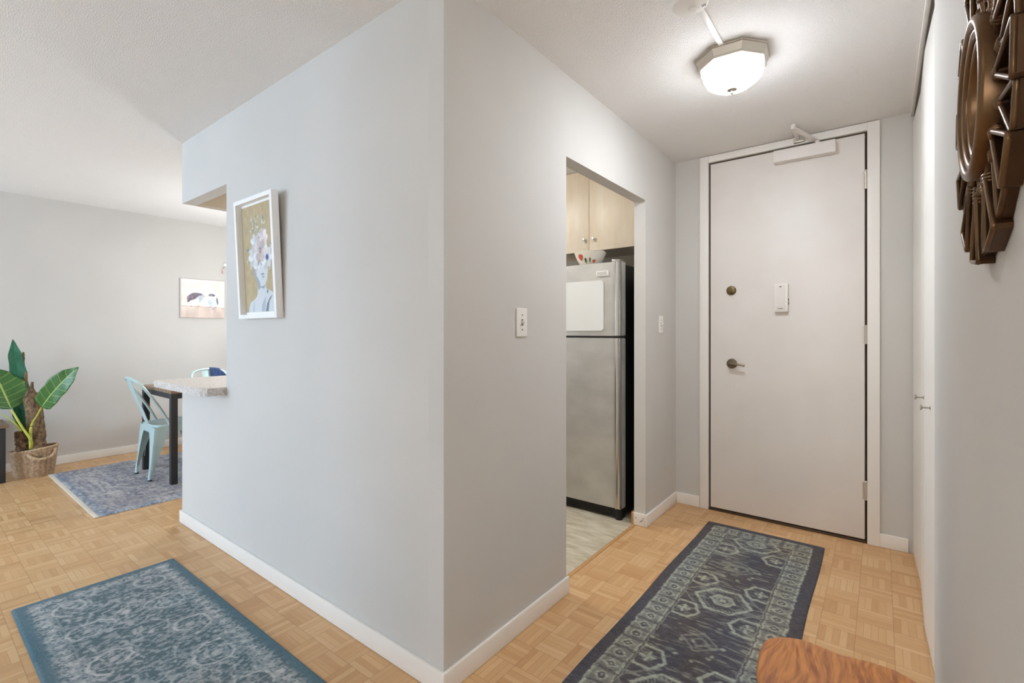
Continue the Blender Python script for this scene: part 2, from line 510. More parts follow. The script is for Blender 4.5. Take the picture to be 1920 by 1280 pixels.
# hall wall with doorway (Y 1.936 - 2.892)
KY0, KY1 = 1.936, 2.892
bm = B()
box(bm, XW1 - TH, XW1, YW2, KY0, 0, H)
box(bm, XW1 - TH, XW1, KY1, YD + .1, 0, H)
box(bm, XW1 - TH, XW1, KY0, KY1, ZP, H)
struct('wall_hall', bm, M['wall'], smooth=0)
# long wall with pass-through
bm = B()
box(bm, DX0, XW1 - TH, YW2, YW2 + TH, 0, H)
box(bm, XE, DX0, YW2, YW2 + TH, 0, .872)
box(bm, XE, DX0, YW2, YW2 + TH, ZP, H)
struct('wall_long', bm, M['wall'], smooth=0)
bm = B()
box(bm, XE, XE + .068, YW2 + TH, 2.7, 0, .872)
box(bm, XE, XE + .068, YW2 + TH, 2.7, ZP, H)
box(bm, XE, XE + .068, 2.7, YB, 0, H)
struct('wall_kitchen_end', bm, M['kitchen_wall'], smooth=0)
# entry door wall: rough opening for the door
DL, DR, DZ0, DZ1 = -.931, -.075, .022, 2.378
bm = B()
box(bm, XW1, DL - .012, YD, YD + .12, 0, H)
box(bm, DR + .012, XR + .62, YD, YD + .12, 0, H)
box(bm, DL - .012, DR + .012, YD, YD + .12, DZ1 + .012, H)
struct('wall_entry', bm, M['wall'], smooth=0)
struct('wall_gap_shade', boxb(DL - .2, DR + .2, YD + .12, YD + .16, 0, H), M['dark_gap'], smooth=0)  # dark sheet behind the door, its colour standing for shade in the gap
# right wall
CY0 = 1.925
struct('wall_right', boxb(XR, XR + .12, -.9, CY0, 0, H), M['wall'], smooth=0)
struct('wall_closet_back', boxb(XR + .62, XR + .7, CY0 - .2, YD + .12, 0, H), M['wall'], smooth=0)
struct('wall_closet_side', boxb(XR + .12, XR + .62, CY0 - .1, CY0, 0, H), M['wall'], smooth=0)
# far dining wall, back walls, kitchen back
struct('wall_far', boxb(XB - .1, XB, YWIN, YB, 0, H), M['wall_dining'], smooth=0)
struct('wall_back_dining', boxb(XB, XE, YB, YB + .1, 0, H), M['wall_dining'], smooth=0)
struct('wall_back_kitchen', boxb(XE, XW1 - TH, YB, YB + .1, 0, H), M['kitchen_wall'], smooth=0)
# behind the camera
struct('wall_behind', boxb(XO, XR + .12, -1.0, -.9, 0, H), M['wall'], smooth=0)
struct('wall_living_right', boxb(XO, XO + .1, YWIN, -1.0, 0, H), M['wall'], smooth=0)
WINS = [(-3.95, -3.1, .12, 2.2), (-5.75, -4.55, .75, 2.15)]
bm = B()
xs = sorted([XB, XO] + [v for w in WINS for v in w[:2]])
box(bm, XB, WINS[1][0], YWIN - .1, YWIN, 0, H)
box(bm, WINS[1][1], WINS[0][0], YWIN - .1, YWIN, 0, H)
box(bm, WINS[0][1], XO + .1, YWIN - .1, YWIN, 0, H)
for w in WINS:
    box(bm, w[0], w[1], YWIN - .1, YWIN, 0, w[2])
    box(bm, w[0], w[1], YWIN - .1, YWIN, w[3], H)
struct('wall_window', bm, M['wall'], smooth=0)
for i, w in enumerate(WINS):
    bm = B()
    f = .035
    box(bm, w[0], w[0] + f, YWIN - .07, YWIN - .03, w[2], w[3])
    box(bm, w[1] - f, w[1], YWIN - .07, YWIN - .03, w[2], w[3])
    box(bm, w[0] + f, w[1] - f, YWIN - .07, YWIN - .03, w[2], w[2] + f)
    box(bm, w[0] + f, w[1] - f, YWIN - .07, YWIN - .03, w[3] - f, w[3])
    struct('window_%d' % (i + 1), bm, M['trim'])

# baseboards
BH, BT = .077, .013
def baseboard(name, x0, x1, y0, y1):
    bm = B(); box(bm, x0, x1, y0, y1, .001, BH, bev=.004)
    return struct(name, bm, M['trim'])
baseboard('baseboard_long', XE - BT, XW1 + BT, YW2 - BT, YW2)
baseboard('baseboard_long_end', XE - BT, XE, YW2 - .001, 2.6)
baseboard('baseboard_hall_near', XW1, XW1 + BT, YW2 - .001, KY0 + .01)
baseboard('baseboard_hall_far', XW1, XW1 + BT, KY1 - .012, YD)
baseboard('baseboard_entry_left', XW1 + BT, DL - .072, YD - BT, YD)
baseboard('baseboard_entry_right', DR + .068, XR - .008, YD - BT, YD)
baseboard('baseboard_far_near', XB, XB + BT, -2.6, .82)
baseboard('baseboard_far_dining', XB, XB + BT, .822, YB)
# scuffed end block on the doorway jamb
bm = B(); box(bm, XW1 - TH - .001, XW1 - .001, KY1 - .012, KY1, .001, BH + .001, bev=.002)
blk = struct('trim_2', bm, M['trim'])
bm = B(); box(bm, XW1 - TH - .013, XW1 - TH - .001, KY1 - .016, KY1 + .02, .001, BH + .002, bev=.003)
obj('raw_wood_edge', bm, M['raw_wood'], blk)
bm = B()
lathe(bm, [(.0035, -.0005), (.0035, .0)], (XW1 - .058, KY1 - .0121, .047), 'y', 10)
box(bm, XW1 - .022, XW1 - .012, KY1 - .0126, KY1 - .0121, .038, .042)
box(bm, XW1 - .030, XW1 - .018, KY1 - .0126, KY1 - .0121, .028, .033)
box(bm, XW1 - .034, XW1 - .031, KY1 - .0126, KY1 - .0121, .022, .025)
box(bm, XW1 - .013, XW1 - .008, KY1 - .0126, KY1 - .0121, .050, .056)
obj('scuff_marks', bm, M['grey_mark'], blk)

# entry door casing (steel frame) and threshold
bm = B()
cw, ct = .058, .016
for a, b in ((DL - .012 - cw, DL - .012), (DR + .012, DR + .012 + cw)):
    box(bm, a, b, YD - ct, YD + .001, .001, DZ1 + .012 + .044, bev=.003)
box(bm, DL - .012, DR + .012, YD - ct, YD + .001, DZ1 + .012, DZ1 + .012 + .044, bev=.003)
struct('trim_3', bm, M['trim'])
bm = B()                                     # dark rebate / weatherstrip behind the door, painting the shade of its gap
g = .012
box(bm, DL - g, DL - .002, YD + .012, YD + .04, .001, DZ1 + g)
box(bm, DR + .002, DR + g, YD + .012, YD + .04, .001, DZ1 + g)
box(bm, DL - .002, DR + .002, YD + .012, YD + .04, DZ1 + .002, DZ1 + g)
box(bm, DL - g, DR + g, YD - .006, YD + .06, .0005, .014, bev=.002)
struct('trim_4', bm, M['dark_gap'])

# ------------------------------------------------------------------ entry door
d = obj('door_1', boxb(DL, DR, YD - .004, YD + .04, DZ0, DZ1, bev=.002), M['door']); d['kind'] = 'structure'
def child(name, bm, m, par, label=None, **k):
    o = obj(name, bm, m, par, **k)
    if label: o['label'] = label
    return o
YF = YD - .004      # door face
for z in (2.106, 1.208, .305):      # hinges
    bm = B()
    tube(bm, [(DR + .006, YF - .006, z - .052), (DR + .006, YF - .006, z + .052)], .0075, 14)
    for q in (-.03, -.01, .01, .03):
        tube(bm, [(DR + .006, YF - .006, z + q - .001), (DR + .006, YF - .006, z + q + .001)], .0083, 14)
    tube(bm, [(DR + .006, YF - .006, z + .052), (DR + .006, YF - .006, z + .058)], [.0085, .005], 14)
    box(bm, DR - .010, DR + .012, YF - .002, YF, z - .05, z + .05)
    child('hinge', bm, M['canopy'], d, 'satin metal hinge')
# deadbolt
x, z = -.797, 1.503
bm = B(); lathe(bm, [(.031, 0), (.031, -.004), (.027, -.010), (.020, -.013), (0, -.013)], (x, YF, z), 'y', 28)
db = child('deadbolt', bm, M['brass'], d, 'round aged brass deadbolt')
bm = B(); box(bm, x - .005, x + .005, YF - .03, YF - .012, z - .017, z + .017, bev=.003)
obj('thumb_turn', bm, M['brass'], db)
# lever
x, z = -.793, 1.012
bm = B(); lathe(bm, [(.033, 0), (.033, -.005), (.028, -.011), (.013, -.014), (.012, -.045), (0, -.047)], (x, YF, z), 'y', 28)
lv = child('lever_rose', bm, M['bronze'], d, 'round metal lever rose')
bm = B(); tube(bm, spline([(x - .008, YF - .043, z + .002), (x + .02, YF - .047, z), (x + .06, YF - .047, z - .003), (x + .088, YF - .044, z - .008)], 16), [.012, .012, .012, .011, .0105, .010, .0095, .009, .0085, .0085, .008, .008, .008, .008, .009, .009][:16], 12, flat=.8)
obj('lever', bm, M['bronze'], lv)
# door closer
bm = B(); box(bm, -.537, -.212, YF - .062, YF, 2.288, 2.362, bev=.004)
cl = thing('door_closer', 'white box shaped door closer with folding arm at top of entry door', 'door closer', (-.374, YF - .025, 2.288))
obj('closer_body', bm, M['door'], cl)
bm = B()
tube(bm, [(-.305, YF - .028, 2.36), (-.305, YF - .028, 2.386)], .013, 12)
A0, A1, A2 = Vector((-.308, YF - .028, 2.384)), Vector((-.403, YF - .26, 2.404)), Vector((-.405, YF - .04, 2.408))
def bar(bm, a, b, w, h):
    dr = (b - a).normalized(); n = Vector((-dr.y, dr.x, 0)).normalized() * w / 2; u = Vector((0, 0, h / 2))
    vs = [bm.verts.new(p + s * n + t * u) for p in (a, b) for s in (-1, 1) for t in (-1, 1)]
    for f in [(0, 1, 3, 2), (4, 6, 7, 5), (0, 4, 5, 1), (2, 3, 7, 6), (0, 2, 6, 4), (1, 5, 7, 3)]:
        bm.faces.new([vs[i] for i in f])
bar(bm, A0, A1, .026, .009)
obj('main_arm', bm, M['door'], cl)
bm = B(); bar(bm, A1 + Vector((0, 0, .010)), A2, .019, .008)
tube(bm, [A1 + Vector((0, 0, -.006)), A1 + Vector((0, 0, .022))], .013, 12)
obj('forearm', bm, M['door'], cl)
bm = B()
box(bm, -.430, -.372, YD - ct - .026, YD - ct, 2.395, 2.418, bev=.003)
tube(bm, [(-.388, YD - ct - .028, 2.406), (-.388, YD - ct - .024, 2.406)], .007, 10)
obj('frame_bracket', bm, M['canopy'], cl)
# door alarm / chime box
ab = thing('door_alarm', 'small white plastic door alarm box mounted on middle of entry door', 'alarm', (-.499, YF, 1.352))
bm = B(); box(bm, -.537, -.461, YF - .030, YF, 1.352, 1.530, bev=.004)
obj('housing', bm, M['white_plastic'], ab)
obj('front_panel', boxb(-.529, -.477, YF - .0325, YF - .0295, 1.362, 1.522, bev=.001), M['door'], ab)
obj('indicator_window', boxb(-.508, -.496, YF - .0335, YF - .032, 1.507, 1.512), M['dark_mark'], ab)
for q in (1.427, 1.405):
    obj('side_switch', boxb(-.4612, -.458, YF - .022, YF - .014, q - .008, q + .008), M['dark_mark'], ab)
bm = B()
for i, (a, w) in enumerate(((0, .004), (.0055, .003), (.0095, .0035), (.014, .0025), (.0175, .004), (.0225, .003))):
    box(bm, -.515 + a, -.515 + a + w, YF - .0330, YF - .0324, 1.3705, 1.3755)
obj('maker_lettering', bm, M['grey_mark'], ab)

# ------------------------------------------------------------------ closet: bifold leaves and track
hp = [(.140, YD - .006), (.151, 3.03), (.1415, 2.60), (.151, 2.25), (.141, CY0 + .004)]
for i in range(4):
    (xa, ya), (xb, yb) = hp[i], hp[i + 1]
    bm = B()
    ya2, yb2 = ya - .002, yb + .002
    t = .028
    lo = [(xa, ya2), (xb, yb2), (xb + t, yb2), (xa + t, ya2)]
    prism(bm, lo, .012, 2.385)
    es = [e for e in bm.edges]
    bmesh.ops.bevel(bm, geom=es, offset=.002, segments=1, affect='EDGES')
    o = struct('door_%d' % (i + 2), bm, M['closet'])
    if i in (1, 2):
        yk = 2.635 if i == 1 else 2.385
        f = (yk - ya) / (yb - ya); xk = xa + (xb - xa) * f
        zk = .952 if i == 1 else .941
        bm = B()
        lathe(bm, [(.0075, .001), (.0075, -.002), (.0032, -.004), (.0032, -.022), (.007, -.024), (.0105, -.027), (.0105, -.030), (0, -.0305)], (xk, yk, zk), 'x', 18)
        obj('door_knob', bm, M['nickel'], o)
bm = B()
box(bm, XR, XR + .016, CY0, YD, H - .022, H, bev=.002)
struct('trim_5', bm, M['trim'])
struct('trim_6', boxb(XR + .03, XR + .06, CY0, YD, H - .02, H), M['dark_gap'])  # dark strip painted as the shade in the gap above the leaves

# ------------------------------------------------------------------ light switches
def switch(y, z, label):
    t = thing('light_switch', label, 'light switch', (XW1, y, z - .058), group='toggle light switches')
    bm = B(); box(bm, XW1, XW1 + .0065, y - .0355, y + .0355, z - .0585, z + .0585, bev=.003, seg=3)
    pl = obj('switch_plate', bm, M['white_plastic'], t)
    for q in (-.030, .030):
        bm = B(); lathe(bm, [(.0035, .0065), (.003, .0078), (0, .008)], (XW1, y, z + q), 'x', 12)
        obj('screw', bm, M['grey_mark'], pl)
    bm = B(); box(bm, XW1 + .0063, XW1 + .0072, y - .006, y + .006, z - .013, z + .013)
    obj('toggle_slot', bm, M['grey_mark'], pl)
    bm = B()
    prism(bm, [(XW1 + .006, z - .006), (XW1 + .006, z + .006), (XW1 + .019, z + .011), (XW1 + .019, z + .003)], y - .004, y + .004, lambda a, b, c: (a, c, b))
    obj('toggle', bm, M['white_plastic'], t)
switch(1.580, 1.266, 'white toggle light switch on the wall left of the kitchen doorway')
switch(3.150, 1.275, 'white toggle light switch on the narrow wall between kitchen doorway and entry door')

# ------------------------------------------------------------------ ceiling lamp
LX, LY = -.522, 2.27
lamp = thing('ceiling_lamp', 'octagonal flush ceiling lamp with brushed metal canopy and glowing frosted glass bowl', 'ceiling lamp', (LX, LY, 2.28))
ro = PI / 8 + .09
bm = B()
lathe(bm, [(.150, H), (.157, H - .004), (.157, H - .010), (.152, H - .012), (.140, H - .040), (.143, H - .043), (.141, H - .050), (.120, H - .050), (.12, H - .02)], (LX, LY, 0), 'z', 8, rot=ro, cap=False)
obj('canopy', bm, M['canopy'], lamp, smooth=20)
def glass_mat():
    m, nt, nd, lk, p = newmat('glowing_alabaster_glass')
    tc = N(nd, 'ShaderNodeTexCoord')
    ns = N(nd, 'ShaderNodeTexNoise'); ns.inputs['Scale'].default_value = 9; ns.inputs['Detail'].default_value = 5; ns.inputs['Distortion'].default_value = 1.4
    lk.new(tc.outputs['Object'], ns.inputs['Vector'])
    cr = N(nd, 'ShaderNodeValToRGB')
    cr.color_ramp.elements[0].position = .34; cr.color_ramp.elements[0].color = (.52, .52, .46, 1)
    cr.color_ramp.elements[1].position = .46; cr.color_ramp.elements[1].color = (.93, .98, 1.06, 1)
    lk.new(ns.outputs['Fac'], cr.inputs[0])
    lk.new(cr.outputs[0], p.inputs['Emission Color'])
    sp = N(nd, 'ShaderNodeSeparateXYZ'); lk.new(tc.outputs['Object'], sp.inputs[0])
    mr = N(nd, 'ShaderNodeMapRange')      # the bulbs sit low in the bowl, the rim glows less
    mr.inputs[1].default_value = H - .060 - 2.28; mr.inputs[2].default_value = H - .135 - 2.28
    mr.inputs[3].default_value = LAMP * .07; mr.inputs[4].default_value = LAMP * 2.3
    lk.new(sp.outputs[2], mr.inputs[0]); lk.new(mr.outputs[0], p.inputs['Emission Strength'])
    p.inputs['Base Color'].default_value = (.8, .78, .72, 1); p.inputs['Roughness'].default_value = .25
    return m
LAMP = 43.0
bm = B()
prof = [(  .134 * math.cos(a) ** .80 if math.cos(a) > 1e-4 else 0, H - .046 - .096 * math.sin(a)) for a in [PI / 2 * i / 12 for i in range(13)]]
prof[-1] = (0, prof[-1][1])
# octagon at the rim rounding to a circle at the bottom
seg = 64
rings = []
for i, (r, h) in enumerate(prof):
    k = i / 12
    if r < 1e-5: rings.append([bm.verts.new((LX, LY, h))]); continue
    ring = []
    for j in range(seg):
        t = 2 * PI * j / seg
        a = ((t - ro + PI / 8) % (PI / 4)) - PI / 8
        oc = math.cos(PI / 8) / math.cos(((t - ro) % (PI / 4)) - PI / 8)
        rr = r * (oc * (1 - k) + k * .97)
        ring.append(bm.verts.new((LX + rr * math.cos(t), LY + rr * math.sin(t), h)))
    rings.append(ring)
for A, C in zip(rings, rings[1:]):
    for j in range(seg):
        j2 = (j + 1) % seg
        bm.faces.new([A[j], A[j2], C[0]] if len(C) == 1 else [A[j], A[j2], C[j2], C[j]])
obj('glass_bowl', bm, glass_mat(), lamp, smooth=25)
bm = B()
lathe(bm, [(0, H - .139), (.020, H - .141), (.022, H - .143), (.012, H - .147), (.0045, H - .150), (.0045, H - .153), (.0068, H - .157), (.0055, H - .161), (0, H - .163)], (LX, LY, 0), 'z', 20)
obj('finial', bm, M['nickel'], lamp)
# cable raceway and smoke detector
bm = B(); box(bm, LX - .019, LX + .001, 1.70, 2.122, H - .012, H, bev=.002)
tag(obj('cable_raceway', bm, M['white_plastic']), 'thin white cable raceway on the ceiling between smoke detector and lamp', 'cable cover')
SX, SY = -.545, 1.75
sd = thing('smoke_detector', 'round white smoke detector on the ceiling at the top edge', 'smoke detector', (SX, SY, H - .045))
bm = B(); lathe(bm, [(.066, H - .012), (.068, H - .018), (.066, H - .034), (.058, H - .042), (.03, H - .045), (0, H - .045)], (SX, SY, 0), 'z', 48)
obj('cover', bm, M['white_plastic'], sd)
bm = B(); lathe(bm, [(.060, H), (.060, H - .014)], (SX, SY, 0), 'z', 32)
obj('mounting_base', bm, M['white_plastic'], sd)
bm = B(); lathe(bm, [(.014, H - .0445), (.013, H - .0475), (0, H - .048)], (SX + .005, SY + .022, 0), 'z', 24)
obj('test_button', bm, M['white_plastic'], sd)
bm = B()
for q in range(3):
    box(bm, SX + .036 + q * .005, SX + .038 + q * .005, SY + .018, SY + .030, H - .0445, H - .0402)
obj('sounder_slots', bm, M['dark_mark'], sd)
bm = B(); lathe(bm, [(.0025, H - .0445), (0, H - .0462)], (SX + .024, SY + .024, 0), 'z', 10)
obj('indicator_light', bm, M['blossom'], sd)

# ------------------------------------------------------------------ counter on the pass-through
bm = B()
poly = [(-3.70, 1.04), (-3.68, 1.0186), (-2.935, 1.0186), (-2.903, 1.045), (-2.903, 2.6), (-3.70, 2.6)]
prism(bm, poly, .874, .915)
bmesh.ops.bevel(bm, geom=[e for e in bm.edges if abs(e.verts[0].co.z - e.verts[1].co.z) < .001], offset=.003, segments=2, affect='EDGES')
tag(obj('countertop', bm, M['laminate']), 'speckled pale laminate breakfast counter slab resting on the half wall', 'countertop')

# ------------------------------------------------------------------ refrigerator
FX0, FX1, FY = -2.08, -1.325, 2.865
fr = thing('refrigerator', 'stainless steel top freezer refrigerator with black sides in the kitchen', 'refrigerator', ((FX0 + FX1) / 2, FY + .35, 0))
bm = B(); box(bm, FX0 + .006, FX1 - .004, FY + .075, YB - .03, .03, 1.668, bev=.006)
obj('cabinet', bm, M['black'], fr)
def fdoor(z0, z1, name):
    bm = B()
    n = 14
    front = []
    for i in range(n + 1):
        x = FX0 + (FX1 - FX0) * i / n
        front.append((x, FY + .004 + .006 * (2 * i / n - 1) ** 4))
    poly = front + [(FX1, FY + .066), (FX0, FY + .066)]
    prism(bm, poly, z0, z1)
    bmesh.ops.bevel(bm, geom=[e for e in bm.edges if abs(e.verts[0].co.z - e.verts[1].co.z) < .001 and min(e.verts[0].co.y, e.verts[1].co.y) < FY + .03], offset=.004, segments=2, affect='EDGES')
    dd = obj(name, bm, M['steel'], fr)
    bm = B()
    # raised vertical edge strip near the opening side (two ridges with a groove)
    xs_ = [FX1 - .048, FX1 - .040, FX1 - .030, FX1 - .022, FX1 - .012, FX1 - .004, FX1]
    ys_ = [FY + .006, FY - .008, FY - .012, FY - .002, FY - .001, FY - .006, FY + .008]
    prism(bm, list(zip(xs_, ys_)), z0 + .002, z1 - .002)
    obj('edge_strip', bm, M['steel_edge'], dd)
    bm = B(); box(bm, FX0 + .01, FX1 - .008, FY + .066, FY + .076, z0 + .008, z1 - .008)
    obj('gasket', bm, M['black'], dd)
    return dd
fz = fdoor(1.199, 1.682, 'freezer_door')
rf = fdoor(.078, 1.185, 'fresh_food_door')
bm = B(); box(bm, FX0 + .01, FX1 - .008, FY + .012, FY + .07, 1.186, 1.198)
box(bm, FX1 - .05, FX1 - .006, FY + .004, FY + .06, 1.187, 1.197, bev=.001)
obj('door_hinge_strip', bm, M['black'], fr)
bm = B()
box(bm, FX0 + .01, FX1 - .006, FY + .03, FY + .075, .012, .074, bev=.003)
for q in range(6):
    box(bm, FX0 + .03, FX1 - .07, FY + .0275, FY + .031, .018 + q * .009, .022 + q * .009)
lathe(bm, [(.022, .0), (.024, .01), (.024, .07), (.018, .074)], (FX1 - .032, FY + .035, 0), 'z', 18)
obj('kick_grille', bm, M['black'], fr)
bm = B(); box(bm, FX1 - .075, FX1 - .02, FY + .02, FY + .09, 1.682, 1.700, bev=.004)
obj('top_hinge_cover', bm, M['steel_edge'], fr)
bm = B()
box(bm, -1.500, -1.415, FY - .005, FY + .006, 1.594, 1.628, bev=.0015)
bd = obj('maker_badge', bm, M['frame_white'], fz)
bm = B(); box(bm, -1.493, -1.422, FY - .006, FY - .004, 1.599, 1.623)
obj('badge_inset', bm, M['steel'], bd)
# whiteboard magnet on the freezer door
bm = B()
def rrect(cx, cz, w, h, r, n=6):
    out = []
    for sx, sz, a0 in ((1, 1, 0), (-1, 1, PI / 2), (-1, -1, PI), (1, -1, 3 * PI / 2)):
        for i in range(n + 1):
            a = a0 + PI / 2 * i / n
            out.append((cx + sx * (w / 2 - r) + r * math.cos(a), cz + sz * (h / 2 - r) + r * math.sin(a)))
    return out
prism(bm, rrect(-1.655, 1.400, .41, .335, .022), FY - .0002, FY + .0032, lambda a, b, c: (a, c, b))
tag(obj('whiteboard', bm, M['wboard']), 'blank white magnetic dry erase sheet with rounded corners stuck on the freezer door', 'whiteboard')

# bowls on top of the fridge
def bowl(x, y, r, h, label, seed):
    t = thing('bowl', label, 'bowl', (x, y, 1.669))
    z0 = 1.669
    bm = B()
    out = [(0, 0), (r * .42, 0), (r * .55, .012), (r * .82, h * .55), (r, h), (r - .004, h + .001), (r * .78, h * .55), (r * .5, .018), (0, .012)]
    lathe(bm, [(a, z0 + b) for a, b in out], (x, y, 0), 'z', 40)
    for v in bm.verts:     # slightly ruffled rim
        a = math.atan2(v.co.y - y, v.co.x - x)
        v.co.z += .005 * max(0, (v.co.z - z0) / h) * math.cos(5 * a + seed)
    body = obj('bowl_body', bm, M['bowl'], t)
    rr = random.Random(seed)
    def spot(ang, zz, w, hh, m, name):
        bm = B()
        n = 14
        c = bm.verts.new(surf(ang, zz))
        ring = [bm.verts.new(surf(ang + w / r * math.cos(q), zz + hh * math.sin(q) * (1 + .2 * math.sin(3 * q)))) for q in [2 * PI * i / n for i in range(n)]]
        for i in range(n): bm.faces.new([c, ring[i], ring[(i + 1) % n]])
        obj(name, bm, m, body)
    def surf(a, zz):
        f = max(0, min(1, zz / h)); R = r * (.52 + .48 * f ** .9) + .0022
        if f > .5: R = r * (.82 + .18 * (f - .55) / .45) + .003
        return (x + R * math.cos(a), y + R * math.sin(a), z0 + zz)
    for a, zz, w_, h_ in ((-1.80, .074, .021, .021), (-.75, .045, .015, .010), (.6, .07, .02, .02), (1.9, .07, .02, .02), (3.3, .07, .02, .02)):
        spot(a, zz, w_, h_, M['bowl_red'], 'painted_flower')
    for a, zz, w_, h_ in ((-1.42, .050, .010, .018), (-1.08, .052, .007, .016), (.9, .05, .01, .018), (2.3, .05, .01, .018)):
        spot(a, zz, w_, h_, M['bowl_green'], 'painted_leaf')
bowl(-1.625, 3.005, .112, .112, 'white bowl painted with red flowers on top of the refrigerator', 1)

# ------------------------------------------------------------------ wall cabinet above the refrigerator
CYF = 3.18
cab = thing('wall_cabinet', 'pale maple kitchen wall cabinet with two flat doors above the refrigerator', 'cabinet', (-1.728, 3.38, 1.84))
obj('cabinet_box', boxb(-2.20, XW1 - TH - .005, CYF + .019, YB, 1.835, H - .001), M['maple'], cab)
for x0, x1, kx in ((-2.198, -1.7295, -1.765), (-1.7265, -1.256, -1.686)):
    dd = obj('cabinet_door', boxb(x0, x1, CYF, CYF + .018, 1.827, H - .004, bev=.0015), M['maple'], cab)
    bm = B()
    tube(bm, [(kx, CYF, 1.912), (kx, CYF - .018, 1.912)], .004, 10)
    box(bm, kx - .0085, kx + .0085, CYF - .026, CYF - .018, 1.900, 1.924, bev=.002)
    obj('knob', bm, M['steel_edge'], dd)
# base cabinet glimpsed only through the openings from the side
cab2 = thing('base_cabinet', 'pale maple kitchen base cabinet beside the refrigerator', 'cabinet', (-2.6, 3.3, 0))
obj('cabinet_box', boxb(-3.10, FX0 - .03, 3.0, YB - .003, .09, .87), M['maple'], cab2)
obj('toe_kick', boxb(-3.10, FX0 - .03, 3.05, YB - .003, 0.001, .09), M['black'], cab2)
obj('worktop', boxb(-3.12, FX0 - .025, 2.97, YB - .003, .87, .91, bev=.003), M['laminate'], cab2)
for k in range(2):
    x0 = -3.095 + k * .49
    dd = obj('cabinet_door', boxb(x0, x0 + .48, 2.982, 3.0, .1, .865, bev=.0015), M['maple'], cab2)
    bm = B(); box(bm, x0 + (.42 if k == 0 else .04), x0 + (.44 if k == 0 else .06), 2.958, 2.982, .79, .81, bev=.002)
    obj('knob', bm, M['steel_edge'], dd)
# kitchen ceiling light
kl = thing('kitchen_ceiling_light', 'round white flush ceiling light inside the kitchen', 'ceiling lamp', (-2.35, 2.05, H - .09))
bm = B(); lathe(bm, [(.17, H), (.17, H - .025), (.16, H - .03)], (-2.35, 2.05, 0), 'z', 40)
obj('canopy', bm, M['white_plastic'], kl)
bm = B(); lathe(bm, [(.158, H - .028), (.14, H - .06), (.09, H - .083), (0, H - .09)], (-2.35, 2.05, 0), 'z', 40, cap=False)
obj('diffuser', bm, mat('kitchen_diffuser', (.9, .9, .9, 1), .4, emit=((1, .98, .94, 1), 58.0)), kl)

# ------------------------------------------------------------------ dining pendant (behind the long wall)
pd = thing('pendant_lamp', 'white glass globe pendant lamp hanging over the dining table', 'pendant lamp', (-4.75, 2.25, 1.38))
bm = B(); lathe(bm, [(.05, H), (.05, H - .02), (.01, H - .025)], (-4.75, 2.25, 0), 'z', 24)
obj('ceiling_rose', bm, M['white_plastic'], pd)
bm = B(); tube(bm, [(-4.75, 2.25, H - .02), (-4.75, 2.25, 1.62)], .003, 8)
obj('cord', bm, M['darkmetal'], pd)
bm = B(); lathe(bm, [(.012, 1.63), (.03, 1.62), (.03, 1.59)], (-4.75, 2.25, 0), 'z', 24)
obj('socket', bm, M['darkmetal'], pd)
bm = B(); bmesh.ops.create_uvsphere(bm, u_segments=32, v_segments=20, radius=.11, matrix=Matrix.Translation((-4.75, 2.25, 1.49)))
obj('glass_globe', bm, mat('pendant_globe', (1, 1, 1, 1), .4, emit=((.92, .97, 1, 1), 76.0)), pd)

# unseen floor lamp shape, added as fill light for the low hall walls
fl = thing('added_fill_lamp', 'added unseen fill light shaped as a drum shade floor lamp behind the viewpoint', 'floor lamp', (-.13, -.66, 0))
bm = B(); lathe(bm, [(.12, .001), (.12, .015), (.02, .025)], (-.13, -.66, 0), 'z', 32)
obj('base', bm, M['darkmetal'], fl)
bm = B(); tube(bm, [(-.13, -.66, .02), (-.13, -.66, 1.22)], .010, 12)
obj('pole', bm, M['darkmetal'], fl)
bm = B(); lathe(bm, [(.15, 1.20), (.13, 1.50), (.126, 1.50), (.146, 1.20)], (-.13, -.66, 0), 'z', 40, cap=False)
obj('lamp_shade', bm, mat('fill_lamp_glow', (.9, .9, .88, 1), .7, emit=((.96, .98, 1, 1), 12.0)), fl)

# unseen flush lamp added behind the camera to brighten hall and corridor
cl2 = thing('added_corridor_fill', 'added unseen round fill light on the corridor ceiling behind the viewpoint', 'ceiling lamp', (-1.0, -.3, H - .09))
bm = B(); lathe(bm, [(.17, H), (.17, H - .025), (.16, H - .03)], (-1.0, -.3, 0), 'z', 40)
obj('canopy', bm, M['white_plastic'], cl2)
bm = B(); lathe(bm, [(.158, H - .028), (.14, H - .06), (.09, H - .083), (0, H - .09)], (-1.0, -.3, 0), 'z', 40, cap=False)
obj('diffuser', bm, mat('corridor_fill_glow', (.9, .9, .9, 1), .4, emit=((.97, .99, 1, 1), 6.0)), cl2)

# ------------------------------------------------------------------ framed portrait (leans out at the top)
PX0, PX1 = -2.660, -2.256
Zb, Zt = 1.294, 1.897
tilt = math.atan2(.028, Zt - Zb)
pic = thing('framed_picture', 'tall white framed print of a pale woman with flowers over her face on tan ground', 'picture', ((PX0 + PX1) / 2, YW2 - .0175, Zb))
hw, hh, dp = (PX1 - PX0) / 2, Zt - Zb, .034
RT = Matrix.Rotation(tilt, 4, 'X')        # top towards -Y
def tl(bm):      # local frame: x right, y away from the wall is negative, z up
    for v in bm.verts:
        v.co = RT @ v.co
    return bm
fw = .021
bm = B()
for a in ((-hw, -hw + fw, 0, hh), (hw - fw, hw, 0, hh), (-hw + fw, hw - fw, 0, fw), (-hw + fw, hw - fw, hh - fw, hh)):
    box(bm, a[0], a[1], -dp / 2, dp / 2, a[2], a[3], bev=.0012)
obj('frame', tl(bm), M['frame_white'], pic, local=True)
bm = B(); box(bm, -hw + fw, hw - fw, dp / 2 - .006, dp / 2 - .002, fw, hh - fw)
obj('backing', tl(bm), M['frame_white'], pic, local=True)

